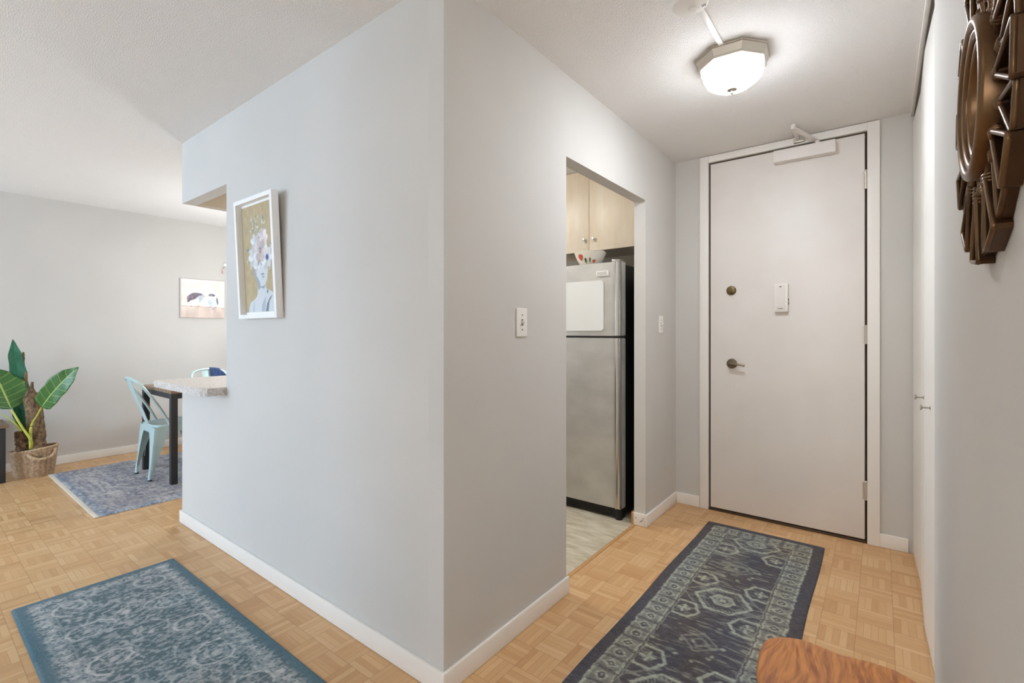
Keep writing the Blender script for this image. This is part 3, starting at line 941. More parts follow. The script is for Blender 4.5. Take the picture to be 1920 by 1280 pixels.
def portrait(nx=210, ny=350):
    v, u = np.mgrid[0:1:ny * 1j, 0:1:nx * 1j]
    asp = 1.58                      # height / width
    img = np.zeros((ny, nx, 3)) + C3(181, 165, 132)
    n1 = vnoise(ny, nx, 20, 14, 3); n2 = vnoise(ny, nx, 3, 3, 4)
    img += ((n1 - .5) * .05 + (n2 - .5) * .02)[..., None]
    e = 45
    def ell(cx, cy, rx, ry, rot=0):
        x = (u - cx); y = (v - cy) * asp
        c, s = math.cos(rot), math.sin(rot)
        X, Y = (x * c + y * s) / rx, (-x * s + y * c) / ry
        return np.clip((1 - np.sqrt(X * X + Y * Y)) * e * min(rx, ry), 0, 1)
    def poly(pts, soft=90):
        inside = np.zeros(u.shape, bool)
        n = len(pts)
        for i in range(n):
            x1, y1 = pts[i]; x2, y2 = pts[(i + 1) % n]
            if y1 == y2: continue
            c = ((v >= min(y1, y2)) & (v < max(y1, y2)) & (u < (x2 - x1) * (v - y1) / (y2 - y1) + x1))
            inside ^= c
        return inside.astype(float)
    skin, sh, dk = C3(206, 210, 214), C3(158, 165, 174), C3(104, 112, 124)
    # shoulders, neck
    img = lay(img, poly([(.10, 1.0), (.11, .955), (.17, .905), (.30, .88), (.38, .85), (.405, .80), (.41, .74), (.66, .75), (.66, .785), (.74, .80), (.88, .835), (.95, .88), (.96, 1.0)]), skin)
    img = lay(img, poly([(.405, .74), (.66, .75), (.60, .79), (.50, .775), (.43, .80)]), sh)
    img = lay(img, poly([(.62, 1.0), (.66, .93), (.76, .87), (.84, .85), (.74, .91), (.70, 1.0)]), dk * .6 + sh * .4)
    img = lay(img, poly([(.50, 1.0), (.52, .93), (.60, .88), (.66, .86), (.62, .93), (.60, 1.0)]) * .6, sh)
    img = lay(img, ell(.70, .815, .035, .045, .5) * .7, dk)
    img = lay(img, ell(.26, .97, .03, .16, .2) * .5, sh)
    # face
    img = lay(img, poly([(.28, .54), (.31, .64), (.38, .72), (.50, .765), (.62, .76), (.70, .71), (.73, .62), (.73, .54)]), skin)
    img = lay(img, poly([(.28, .54), (.31, .64), (.38, .72), (.50, .765), (.48, .72), (.39, .66), (.36, .54)]), sh)
    img = lay(img, ell(.575, .652, .075, .020, 0), dk)
    img = lay(img, ell(.585, .678, .06, .020, 0), C3(140, 138, 152))
    img = lay(img, ell(.565, .70, .06, .012) * .5, sh)
    r = random.Random(3)
    def petals(cx, cy, R, col, col2, n=7, rot=0):
        nonlocal img
        for i in range(n):
            a = rot + 2 * PI * i / n
            img = lay(img, ell(cx + R * .55 * math.cos(a), cy + R * .55 * math.sin(a) / asp, R * .62, R * .42, a), col * (1 - .07 * (i % 3)))
            img = lay(img, ell(cx + R * .6 * math.cos(a + .3), cy + R * .6 * math.sin(a + .3) / asp, R * .40, R * .05, a) * .8, col2)
    leafc = [C3(150, 166, 160), C3(206, 214, 206), C3(116, 132, 132), C3(222, 228, 222)]
    # sprigs of leaves around
    for cx, cy, n, L in ((.44, .21, 8, .055), (.33, .17, 7, .05), (.31, .22, 6, .05), (.47, .16, 6, .05), (.62, .17, 8, .06), (.66, .22, 6, .05), (.20, .41, 6, .06), (.88, .42, 5, .06), (.17, .5, 4, .05), (.80, .60, 6, .045), (.24, .56, 6, .05), (.30, .25, 4, .05), (.70, .27, 5, .05)):
        for i in range(n):
            a = r.uniform(0, 2 * PI); q = r.uniform(.0, .05)
            img = lay(img, ell(cx + q * math.cos(a), cy + q * math.sin(a), L, L * .36, a), leafc[(i + n) % 4])
    for i in range(26):
        a = r.uniform(0, 2 * PI)
        img = lay(img, ell(.52 + r.uniform(-.22, .22), .30 + r.uniform(-.05, .06), .065, .02, a), [C3(238, 240, 242), C3(168, 174, 184), C3(214, 218, 222), C3(140, 146, 160)][i % 4])
    W, G = C3(226, 228, 230), C3(176, 182, 196)
    petals(.38, .35, .13, W, G, 6, .3); petals(.64, .32, .13, C3(238, 226, 226), C3(170, 160, 186), 7, 0)
    petals(.32, .49, .15, W, G, 7, .5); petals(.69, .50, .17, W, C3(190, 196, 206), 8, .1); petals(.42, .58, .09, W, G, 6, 0)
    petals(.53, .43, .17, C3(222, 206, 202), C3(192, 168, 166), 6, .2)
    for i in range(190):
        a = r.gauss(PI / 2, .8)
        img = lay(img, ell(.51 + r.gauss(0, .14), .41 + r.gauss(0, .085), .045, .009, a) * .5, [C3(120, 128, 142), C3(228, 228, 230), C3(160, 166, 178)][i % 3])
    img = lay(img, ell(.53, .43, .05, .05), C3(130, 130, 140)); img = lay(img, ell(.53, .43, .025, .025), C3(220, 214, 200))
    img = lay(img, ell(.73, .505, .055, .055), C3(96, 106, 150)); img = lay(img, ell(.73, .505, .022, .022), C3(60, 66, 96))
    img = lay(img, ell(.47, .545, .02, .06, -.2), C3(110, 124, 130)); img = lay(img, ell(.55, .56, .018, .05, -.9), C3(110, 124, 130))
    return img
def place_local(img, x0, x1, z0, z1, y, par):
    ny, nx, _ = img.shape
    P = np.zeros((ny, nx, 3))
    zz, xx = np.mgrid[z1:z0:ny * 1j, x0:x1:nx * 1j]
    P[..., 0] = xx; P[..., 1] = y; P[..., 2] = zz
    R = np.array(RT.to_3x3())
    P = P @ R.T
    return P + np.array(WL[par.name])
img = portrait()
P = place_local(img, -hw + fw + .006, hw - fw - .006, fw + .012, hh - fw - .012, dp / 2 - .0075, pic)
M['print'] = attr_mat('print_paper', .55)
grid_obj('print', P, img, M['print'], pic)

# ------------------------------------------------------------------ bird canvas on the far wall
bc = thing('bird_canvas', 'small square canvas of two little birds on a branch on the dining wall', 'picture', (XB + .001, 2.115, 1.38))
obj('stretcher', boxb(XB + .0002, XB + .034, 1.900, 2.330, 1.380, 1.803, bev=.002), M['canvas_side'], bc)
def birds(nx=130, ny=130):
    v, u = np.mgrid[0:1:ny * 1j, 0:1:nx * 1j]
    img = np.zeros((ny, nx, 3)) + C3(236, 228, 221)
    img += ((vnoise(ny, nx, 22, 22, 8) - .5)[..., None] * np.array([.03, .09, .09]))
    img += ((vnoise(ny, nx, 9, 7, 9) - .5) * .05)[..., None]
    low = np.clip((v - (.70 + .02 * u)) * 60, 0, 1)
    img = lay(img, low, C3(212, 194, 184)); img += (low * (vnoise(ny, nx, 30, 9, 10) - .5) * .16)[..., None]
    def ell(cx, cy, rx, ry, rot=0, soft=30):
        x = (u - cx); y = (v - cy); c, s = math.cos(rot), math.sin(rot)
        X, Y = (x * c + y * s) / rx, (-x * s + y * c) / ry
        return np.clip((1 - np.sqrt(X * X + Y * Y)) * soft * min(rx, ry) * 3, 0, 1)
    nz = vnoise(ny, nx, 4, 4, 11)[..., None] * .16 - .08
    # left bird
    img = lay(img, ell(.30, .54, .175, .135, -.15), C3(232, 232, 222))
    img = lay(img, ell(.44, .46, .075, .085), C3(196, 200, 208))
    img = lay(img, ell(.26, .45, .16, .085, -.55), C3(126, 112, 124) + nz)
    img = lay(img, ell(.38, .39, .12, .042, -.05), C3(130, 122, 136) + nz)
    img = lay(img, ell(.17, .56, .055, .035, -.9), C3(112, 96, 106))
    img = lay(img, ell(.43, .53, .04, .09, .2) * .7, C3(176, 192, 204))
    img = lay(img, ell(.515, .425, .042, .012, .05), C3(110, 108, 118))
    img = lay(img, ell(.465, .40, .011, .011), C3(40, 40, 50))
    # right bird
    img = lay(img, ell(.71, .55, .135, .17), C3(222, 226, 228) + nz)
    img = lay(img, ell(.83, .55, .028, .12, -.1), C3(128, 130, 138))
    img = lay(img, ell(.67, .60, .07, .08) * .5, C3(180, 198, 206))
    img = lay(img, ell(.70, .395, .085, .045, 0), C3(120, 116, 126) + nz)
    img = lay(img, ell(.69, .435, .045, .035), C3(224, 224, 222)); img = lay(img, ell(.69, .43, .013, .012), C3(36, 36, 44))
    img = lay(img, ell(.62, .415, .03, .012, -.1), C3(128, 122, 124))
    for cx in (.22, .39, .66, .79):
        img = lay(img, ell(cx, .705, .03, .012), C3(110, 84, 72))
    img = lay(img, np.clip(1 - np.abs(v - (.70 + .025 * u)) * 130, 0, 1) * .8, C3(138, 104, 88))
    img = lay(img, ell(.72, .755, .04, .035), C3(170, 166, 174)); img = lay(img, ell(.72, .748, .018, .018), C3(222, 214, 210))
    return img
img = birds()
ny, nx, _ = img.shape
zz, yy = np.mgrid[1.8025:1.3805:ny * 1j, 1.9005:2.3295:nx * 1j]
P = np.stack([np.full_like(zz, XB + .0348), yy, zz], -1)
grid_obj('painted_canvas', P, img, M['print'], bc)

# blossom twig decoration on the far wall, just showing past the wall edge
tw = thing('blossom_twig', 'thin twig with white and pink blossoms on dining wall just beside the long wall', 'wall decoration', (XB + .02, 2.42, 1.90))
bm = B()
br = spline([(XB + .012, 2.62, 1.86), (XB + .02, 2.50, 1.96), (XB + .02, 2.42, 2.00), (XB + .02, 2.355, 1.99), (XB + .018, 2.32, 1.94), (XB + .018, 2.315, 1.89)], 24)
tube(bm, br, .002, 6)
obj('twig', bm, M['stalk_brown'], tw)
for (y, z, r, w) in ((2.345, 1.995, .016, 1), (2.365, 1.975, .012, 0), (2.322, 1.935, .009, 0), (2.316, 1.895, .008, 0), (2.42, 2.01, .018, 1), (2.50, 1.97, .016, 0)):
    bm = B()
    for k in range(5):
        a = 2 * PI * k / 5
        mt = Matrix.Translation((XB + .024, y + r * .6 * math.cos(a), z + r * .6 * math.sin(a))) @ Matrix.Diagonal((.35, .6, .6, 1))
        bmesh.ops.create_icosphere(bm, subdivisions=2, radius=r, matrix=mt)
    obj('blossom', bm, M['blossom_white'] if w else M['blossom'], tw)

# ------------------------------------------------------------------ rugs
def rug(name, x0, x1, y0, y1, th, step, paint, m, label, cat='rug', wave=0):
    nx = int((x1 - x0) / step) + 1; ny = int((y1 - y0) / step) + 1
    yy, xx = np.mgrid[y0:y1:ny * 1j, x0:x1:nx * 1j]
    img = paint(xx, yy, nx, ny)
    z = np.full(xx.shape, th)
    z += (vnoise(ny, nx, max(4, int(.2 / step)), max(4, int(.2 / step)), 21) - .5) * wave
    ex = np.zeros_like(xx)
    z[0, :] = z[-1, :] = .0012; z[:, 0] = z[:, -1] = .0012
    for k in (1,):
        z[k, 1:-1] *= .8; z[-1 - k, 1:-1] *= .8; z[1:-1, k] *= .8; z[1:-1, -1 - k] *= .8
    xx = xx.copy()
    if wave:
        xx += .0025 * np.sin(yy * 7)
    P = np.stack([xx, yy, z], -1)
    o = grid_obj(name, P, img, m)
    return tag(o, label, cat)

def sst(a, lo, hi):
    t = np.clip((a - lo) / (hi - lo), 0, 1); return t * t * (3 - 2 * t)
def line(d, w):        # soft line mask around d == 0
    return 1 - sst(np.abs(d), w * .5, w * 1.1)

def runner_paint(X, Y, nx, ny):
    x0, x1, y0, y1 = X.min(), X.max(), Y.min(), Y.max()
    cx = (x0 + x1) / 2
    wx = (vnoise(ny, nx, 4, 4, 31) - .5) * .012 + (vnoise(ny, nx, 2, 2, 32) - .5) * .008
    wy = (vnoise(ny, nx, 4, 4, 33) - .5) * .012 + (vnoise(ny, nx, 2, 2, 34) - .5) * .008
    X = X + wx * .6; Y = Y + wy * .6
    dark, mid, pale = C3(74, 71, 77), C3(94, 96, 102), C3(168, 172, 156)
    img = np.zeros(X.shape + (3,)) + dark
    ed = np.minimum(np.minimum(X - x0, x1 - X), np.minimum(Y - y0, y1 - Y))      # distance to edge
    s = np.where(np.minimum(X - x0, x1 - X) < np.minimum(Y - y0, y1 - Y), Y, X)   # coordinate along border
    A = np.zeros(X.shape)       # amount of pale
    # border stripe .055 - .145
    inb = sst(ed, .052, .058) * (1 - sst(ed, .140, .146))
    A = np.maximum(A, inb * .62)
    A = np.maximum(A, line(ed - .058, .007)); A = np.maximum(A, line(ed - .138, .006)); A = np.maximum(A, line(ed - .152, .005) * .8)
    per = .075
    ph = (s / per) % 1 - .5
    mx_ = ph * per; my = ed - .098
    rr = np.abs(mx_) * 1.0 + np.abs(my) * .8
    k = np.floor(s / per) % 2
    mot = np.where(k == 0, line(np.sqrt(mx_ ** 2 + my ** 2) - .020, .006), line(rr - .022, .007))
    dot = 1 - sst(np.sqrt(mx_ ** 2 + my ** 2), .004, .008)
    hole = (1 - sst(np.sqrt(mx_ ** 2 + my ** 2), .020, .026)) * inb
    A = A * (1 - hole * .9)
    A = np.maximum(A, np.maximum(mot, dot) * inb)
    bars = line(np.abs(ph) * per - .0335, .004) * inb
    A = A * (1 - bars * .7)
    # field
    inf = sst(ed, .150, .156)
    F = np.zeros(X.shape)
    for b in (3.015, 2.295, 1.575, .855):
        dx, dy = np.abs(X - cx), np.abs(Y - b)
        hexd = np.maximum(dx * 1.0 + dy * .72, dy * 1.25)
        for rad, w in ((.120, .011), (.050, .010)):
            F = np.maximum(F, line(hexd - rad, w))
        F = np.maximum(F, line(np.sqrt((X - cx) ** 2 + (Y - b) ** 2) - .028, .008) * .8)
        F = np.maximum(F, line(np.maximum(dx, dy) - .006, .008))
        # comb teeth around the big diamond
        teeth = line(hexd - .100, .022) * (np.sin((X * 1.3 + Y) * 2 * PI / .022) > .3)
        F = np.maximum(F, teeth * .65)
        F = np.maximum(F, line(dx + dy * .9 - .175, .008) * .55 * (dy < .12))
        for sx in (-1, 1):
            for sy in (-1, 1):
                px, py = cx + sx * .127, b + sy * .158
                ax, ay = np.abs(X - px), np.abs(Y - py)
                hd = np.maximum(ax + ay * .55, ay * 1.1)
                F = np.maximum(F, line(hd - .066, .010))
                F = np.maximum(F, np.maximum(line(ax, .008) * (ay < .032), line(ay, .008) * (ax < .028)))
                F = np.maximum(F, line(ax + ay - .030, .006) * .6)
        for q in range(8):
            a = q * 2.39996; r = .08 + .03 * (q % 5)
            F = np.maximum(F, (1 - sst(np.sqrt((X - cx - r * .8 * math.cos(a)) ** 2 + (Y - b - .3 - r * .5 * math.sin(a)) ** 2), .006, .012)) * .9)
        dm = np.abs(X - cx) * .9 + np.abs(Y - b - .36)
        F = np.maximum(F, line(dm - .065, .008) * .6); F = np.maximum(F, line(dm - .03, .008) * .6)
    A = A * (1 - inf) + np.maximum(F, 0) * inf
    streak = vnoise(ny, nx, 2.2, 14, 35) * .6 + vnoise(ny, nx, 1.4, 5, 36) * .4
    fine = rng.random(X.shape)
    big = vnoise(ny, nx, 70, 30, 37)
    A = A * (.62 + .5 * streak)
    A = np.maximum(A, sst(streak + (big - .5) * .35, .42, .74) * .55 * (inf + .5 * inb) * (ed > .05))
    A = np.clip(A + (fine - .5) * .22, 0, 1)
    img = lay(img, A, pale)
    img += ((vnoise(ny, nx, 1.5, 4, 38) - .5) * .06)[..., None]
    # bluish cast variation in the dark yarn
    img += ((vnoise(ny, nx, 60, 20, 39) - .5)[..., None]) * np.array([-.03, .0, .04])
    return img
M['runner'] = attr_mat('runner_pile', .95, pile=(260, .9), sheen=.05, noise=(40, (1, 4, 1), .18))
rug('runner_rug', -.882, -.250, 1.02, 3.218, .009, .0042, runner_paint, M['runner'],
    'dark charcoal hallway runner with sage geometric diamonds in front of the entry door', wave=.003)

def teal_paint(X, Y, nx, ny):
    x0, x1, y0, y1 = X.min(), X.max(), Y.min(), Y.max()
    wx = (vnoise(ny, nx, 6, 6, 41) - .5) * .014 + (vnoise(ny, nx, 3, 3, 42) - .5) * .008
    wy = (vnoise(ny, nx, 6, 6, 43) - .5) * .014 + (vnoise(ny, nx, 3, 3, 44) - .5) * .008
    ed = np.minimum(np.minimum(X - x0, x1 - X), np.minimum(Y - y0, y1 - Y)) + wx * .35
    X = X + wx; Y = Y + wy
    edge, base, pale = C3(74, 104, 116), C3(78, 98, 104), C3(188, 188, 188)
    img = np.zeros(X.shape + (3,)) + edge
    img = lay(img, sst(ed, .02, .06), base)
    A = np.zeros(X.shape)
    inf = sst(ed, .022, .055)
    cy = (y0 + y1) / 2
    r = random.Random(9)
    # outer band of small rosettes
    for i in range(34):
        t = (i + .5) / 34
        for (px, py) in ((x0 + (x1 - x0) * t, y0 + .075), (x0 + (x1 - x0) * t, y1 - .075)):
            R = np.sqrt((X - px) ** 2 + (Y - py) ** 2); th = np.arctan2(Y - py, X - px)
            A = np.maximum(A, (1 - sst(R, .012 + .004 * np.cos(5 * th), .018 + .004 * np.cos(5 * th))) * .9)
            A = np.maximum(A, line(R - .024 - .003 * np.cos(6 * th), .004) * .7)
    for i in range(8):
        py = y0 + .075 + (y1 - y0 - .15) * i / 7; px = x0 + .075
        R = np.sqrt((X - px) ** 2 + (Y - py) ** 2); th = np.arctan2(Y - py, X - px)
        A = np.maximum(A, (1 - sst(R, .012, .019)) * .8); A = np.maximum(A, line(R - .026, .004) * .7)
    A = np.maximum(A, line(ed - .108, .004) * .5)
    # scrolls: arcs and spirals
    for i, (px, py, R0, a0, sgn) in enumerate([(x0 + .19, y0 + .17, .075, .2, 1), (x0 + .19, y1 - .17, .075, 0, -1), (x0 + .47, y0 + .17, .085, 1.4, -1), (x0 + .47, y1 - .17, .085, 1.8, 1),
                                              (x0 + .76, y0 + .19, .09, .2, 1), (x0 + .74, y1 - .17, .085, 0, -1), (x0 + 1.05, y0 + .17, .08, 2, 1), (x0 + 1.02, y1 - .17, .095, 2.6, -1), (x0 + 1.3, y1 - .18, .08, 1, -1), (x0 + 1.55, y1 - .18, .08, 1, -1)]):
        R = np.sqrt((X - px) ** 2 + (Y - py) ** 2); th = (np.arctan2(Y - py, X - px) * sgn + a0) % (2 * PI)
        A = np.maximum(A, line(R - R0 * (.45 + .55 * th / (2 * PI)), .007) * .95)
        A = np.maximum(A, line(R - R0 * (.45 + .55 * th / (2 * PI)) - .014, .004) * .6)
        A = np.maximum(A, (1 - sst(R, .014, .022)) * .85)
        A = np.maximum(A, line(R - .034 - .005 * np.cos(7 * np.arctan2(Y - py, X - px)), .004) * .6)
    # central medallions
    for px in (x0 + .42, x0 + 1.15):
        R = np.sqrt(((X - px) * .9) ** 2 + (Y - cy) ** 2); th = np.arctan2(Y - cy, X - px)
        for rad in (.045, .085, .13):
            A = np.maximum(A, line(R - rad - .008 * np.cos(8 * th), .005) * .75)
        A = np.maximum(A, (1 - sst(R, .015, .024)) * .9)
    # foliage scraps everywhere
    for i in range(300):
        px, py = r.uniform(x0 + .05, x1 - .05), r.uniform(y0 + .05, y1 - .05)
        a = r.uniform(0, PI); L, W_ = r.uniform(.012, .03), r.uniform(.004, .008)
        jx = int((px - x0) / (x1 - x0) * nx); jy = int((py - y0) / (y1 - y0) * ny); k = 12
        sl = (slice(max(0, jy - k), jy + k), slice(max(0, jx - k), jx + k))
        xx, yy = X[sl] - px, Y[sl] - py
        c, s = math.cos(a), math.sin(a)
        q = np.sqrt(((xx * c + yy * s) / L) ** 2 + ((-xx * s + yy * c) / W_) ** 2)
        A[sl] = np.maximum(A[sl], (1 - sst(q, .7, 1.2)) * .8)
    A *= inf
    n = vnoise(ny, nx, 4, 2.2, 45) * .55 + vnoise(ny, nx, 1.6, 1.6, 46) * .45
    A = np.maximum(A * (.6 + .65 * n), sst(n, .38, .70) * .60 * inf)
    A = np.clip(A + (rng.random(X.shape) - .5) * .16, 0, 1)
    img = lay(img, A, pale)
    img += ((vnoise(ny, nx, 40, 40, 47) - .5)[..., None]) * np.array([.05, .02, .01])
    img += ((rng.random(X.shape) - .5) * .05)[..., None]
    return img
M['teal'] = attr_mat('teal_pile', .95, pile=(240, 1.0), sheen=.1, noise=(60, (3, 1, 1), .15))
rug('teal_rug', -3.018, -1.20, .315, .925, .011, .0042, teal_paint, M['teal'],
    'faded teal blue scatter rug with grey floral scrolls beside the long wall')

def dining_paint(X, Y, nx, ny):
    x0, x1, y0, y1 = X.min(), X.max(), Y.min(), Y.max()
    X = X + (vnoise(ny, nx, 4, 4, 51) - .5) * .03; Y = Y + (vnoise(ny, nx, 4, 4, 52) - .5) * .03
    ed = np.minimum(np.minimum(X - x0, x1 - X), np.minimum(Y - y0, y1 - Y))
    g, d, w, bl = C3(164, 162, 168), C3(116, 116, 126), C3(196, 192, 188), C3(128, 144, 164)
    img = np.zeros(X.shape + (3,)) + g
    img = lay(img, (1 - sst(ed, .04, .07)) * .8, bl)
    for q, ww in ((.09, .012), (.14, .01), (.24, .012), (.30, .01)):
        img = lay(img, line(ed - q, ww) * .55, d)
    img = lay(img, line(ed - .19, .04) * .5, w)
    cx, cy = (x0 + x1) / 2, (y0 + y1) / 2
    R = np.abs(X - cx) * 1.2 + np.abs(Y - cy)
    for q in (.25, .45, .7, .95):
        img = lay(img, line(R - q, .025) * .5, d)
        img = lay(img, line(R - q - .06, .03) * .4, w)
    for a, b, s1, c, am in ((2, 4, 53, d, .6), (1.5, 2, 54, d, .6), (9, 12, 55, w, .4), (1.6, 5, 56, w, .6)):
        n = vnoise(ny, nx, a, b, s1)
        img = lay(img, sst(n, .5, .8) * am, c)
    img = lay(img, sst(vnoise(ny, nx, 30, 22, 57), .62, .85) * .3, d)
    img += ((rng.random(X.shape) - .5) * .10)[..., None]
    return img
M['diningrug'] = attr_mat('dining_pile', .95, pile=(200, .6), noise=(40, (3, 1, 1), .15))
dr = rug('dining_rug', -5.63, -4.085, .83, 3.05, .008, .007, dining_paint, M['diningrug'],
         'distressed grey and blue area rug under the dining table')
bm = B(); box(bm, -5.63, -4.085, .806, .833, .0008, .007, bev=.002)
obj('fringe', bm, M['fringe'], dr)

# ------------------------------------------------------------------ dining table
t = thing('dining_table', 'dining table with brown wood top and black square metal legs', 'table', (-4.82, 2.05, 0))
TX0, TX1, TY0, TY1 = -5.19, -4.455, 1.345, 2.80
obj('tabletop', boxb(TX0, TX1, TY0, TY1, .732, .755, bev=.002), M['tabletop'], t)
lw = .046
for lx in (TX0 + .003, TX1 - lw - .003):
    for ly in (TY0 + .003, TY1 - lw - .003):
        obj('leg', boxb(lx, lx + lw, ly, ly + lw, .0085, .732, bev=.002), M['darkmetal'], t)
bm = B()
box(bm, TX0 + .05, TX1 - .05, TY0 + .004, TY0 + .034, .690, .7315)
box(bm, TX0 + .05, TX1 - .05, TY1 - .034, TY1 - .004, .690, .7315)
box(bm, TX0 + .004, TX0 + .034, TY0 + .05, TY1 - .05, .690, .7315)
box(bm, TX1 - .034, TX1 - .004, TY0 + .05, TY1 - .05, .690, .7315)
obj('apron', bm, M['darkmetal'], t)

# ------------------------------------------------------------------ metal bistro chairs
def make_chair(label, loc, rz):
    z0 = .008
    t = thing('metal_chair', label, 'chair', (loc[0], loc[1], z0), rz, 'pale mint metal chairs')
    L = dict(local=True)
    # seat: rounded, slightly dished pan with a rolled rim
    bm = B()
    def sq(r, n=40):
        out = []
        for k in range(n):
            a = 2 * PI * k / n; c, s = math.cos(a), math.sin(a)
            p = 4.5
            d_ = (abs(c) ** p + abs(s) ** p) ** (-1 / p)
            out.append((r * c * d_ * (1 - .04 * s), r * s * d_))
        return out
    rr = [(.00, .432), (.06, .432), (.11, .434), (.150, .440), (.168, .4455), (.178, .446), (.183, .440), (.184, .425), (.184, .395), (.181, .395), (.180, .43)]
    rings = []
    for r, z in rr:
        if r == 0: rings.append([bm.verts.new((0, 0, z))])
        else: rings.append([bm.verts.new((x, y, z)) for x, y in sq(r)])
    for A, C in zip(rings, rings[1:]):
        n = len(C)
        for k in range(n):
            k2 = (k + 1) % n
            bm.faces.new([A[0], C[k], C[k2]] if len(A) == 1 else [A[k], A[k2], C[k2], C[k]])
    seat = obj('seat', bm, M['mint'], t, **L)
    # legs: folded sheet, two flanges, tapering from the skirt to the foot
    for sx in (-1, 1):
        for sy in (-1, 1):
            top = Vector((sx * .182, sy * .182, .43)); foot = Vector((sx * .178, sy * .215, .022) if sy < 0 else (sx * .182, .235, .022))
            bm = B()
            nz, prev = 22, None
            for i in range(nz + 1):
                f = i / nz
                z = .43 + (foot.z - .43) * f
                cxx = top.x + (foot.x - top.x) * f + sx * .006 * math.sin(PI * f); cyy = top.y + (foot.y - top.y) * f
                w = .013 + .105 * (1 - f) ** 1.15 + .03 * math.exp(-(f * 9) ** 2)
                w = min(w, .15)
                r = .010
                pts = [(0, -w), (0, -w * .55), (0, -r), (-.35 * r, -.35 * r) if False else (-.003, -.003), (-r, 0), (-w * .55, 0), (-w, 0)]
                # outer corner at (0,0); one flange runs along -y, the other along -x (towards the chair's centre)
                th_ = .0022
                outer = [(a * 1.0, b) for a, b in pts]
                inner = [(min(a, -th_) if abs(a) < abs(b) else a, min(b, -th_) if abs(b) < abs(a) else b) for a, b in pts]
                inner[3] = (-.0052, -.0052)
                # bulge (pressed rib) in the middle of each flange
                ring = [bm.verts.new((cxx + sx * a, cyy + sy * b, z)) for a, b in outer + inner[::-1]]
                if prev:
                    n = len(ring)
                    for k in range(n): bm.faces.new([prev[k], prev[(k + 1) % n], ring[(k + 1) % n], ring[k]])
                else: bm.faces.new(ring)
                prev = ring
            bm.faces.new(prev[::-1])
            # tubular shoe at the foot
            tube(bm, [(foot.x - sx * .008, foot.y - sy * .010, .10), (foot.x - sx * .008, foot.y - sy * .006, .012)], [.008, .0135], 12)
            # pressed arch line on the side flange
            arch = []
            for k in range(15):
                a = PI * k / 14
                zz = .30 + .022 * math.sin(a) if 0 < k < 14 else .14
                yy = cyy * 0 + (top.y + (foot.y - top.y) * ((.43 - zz) / .41)) - sy * (.034 - .022 * math.cos(a))
                arch.append((sx * (.1825), yy, zz))
            tube(bm, arch, .0022, 6)
            lg = obj('leg', bm, M['mint'], t, **L)
            bm = B(); tube(bm, [(foot.x - sx * .008, foot.y - sy * .006, .013), (foot.x - sx * .008, foot.y - sy * .006, 0)], .0140, 12)
            obj('rubber_foot', bm, M['rubber'], lg, **L)
    # skirt arches between legs
    bm = B()
    for side in range(4):
        n = 16; pr = None
        for i in range(n + 1):
            q = -1 + 2 * i / n
            dz = .402 - .055 * abs(q) ** 6
            a, b = q * .150, .1835
            p3 = {0: (a, b), 1: (a, -b), 2: (b, a), 3: (-b, a)}[side]
            pt = {0: (a, b - .003), 1: (a, -b + .003), 2: (b - .003, a), 3: (-b + .003, a)}[side]
            cur = [bm.verts.new((p3[0], p3[1], .432)), bm.verts.new((p3[0], p3[1], dz - .02)), bm.verts.new((pt[0], pt[1], dz - .02)), bm.verts.new((pt[0], pt[1], .432))]
            if pr:
                for k in range(4): bm.faces.new([pr[k], pr[(k + 1) % 4], cur[(k + 1) % 4], cur[k]])
            pr = cur
    obj('seat_skirt', bm, M['mint'], t, **L)
    # back hoop and centre splat
    hoop = spline([(-.172, -.065, .438), (-.172, -.125, .56), (-.172, -.195, .68), (-.155, -.262, .785), (-.105, -.297, .826), (0, -.312, .840),
                   (.105, -.297, .826), (.155, -.262, .785), (.172, -.195, .68), (.172, -.125, .56), (.172, -.065, .438)], 60)
    bm = B(); tube(bm, hoop, .0105, 10)
    obj('back_hoop', bm, M['mint'], t, **L)
    bm = B(); pr = None
    cen = spline([(0, -.178, .436), (0, -.200, .50), (0, -.235, .60), (0, -.272, .70), (0, -.300, .79), (0, -.310, .835)], 24)
    for i, c in enumerate(cen):
        f = i / (len(cen) - 1)
        w = .040 + .022 * f
        cur = []
        xs_ = [-w, -w * .9, -w * .3, w * .3, w * .9, w]
        dy = [.004, 0, -.004, -.004, 0, .004]
        cur = [bm.verts.new((x_, c.y + d_, c.z)) for x_, d_ in zip(xs_, dy)] + [bm.verts.new((x_, c.y + d_ + .003, c.z)) for x_, d_ in list(zip(xs_, dy))[::-1]]
        if pr:
            n = len(cur)
            for k in range(n): bm.faces.new([pr[k], pr[(k + 1) % n], cur[(k + 1) % n], cur[k]])
        else: bm.faces.new(cur)
        pr = cur
    bm.faces.new(pr[::-1])
    obj('splat', bm, M['mint'], t, **L)
    return t
c1 = make_chair('pale mint metal chair with open hoop back at the near end of the dining table', (-4.885, 1.485), 0)
def copy_tree(o, parent=None):
    c = o.copy(); COL.objects.link(c)
    if parent is not None: c.parent = parent
    for ch in list(o.children): copy_tree(ch, c)
    return c
def kids(o): return [x for x in COL.objects if x.parent == o]
c2 = copy_tree(c1)
c2.location = (-5.10, 1.95, .008); c2.rotation_euler = (0, 0, -PI / 2)
c2['label'] = 'pale mint metal chair with navy cloth over its back, behind the breakfast counter'
WL[c2.name] = Vector((-5.10, 1.95, .008))
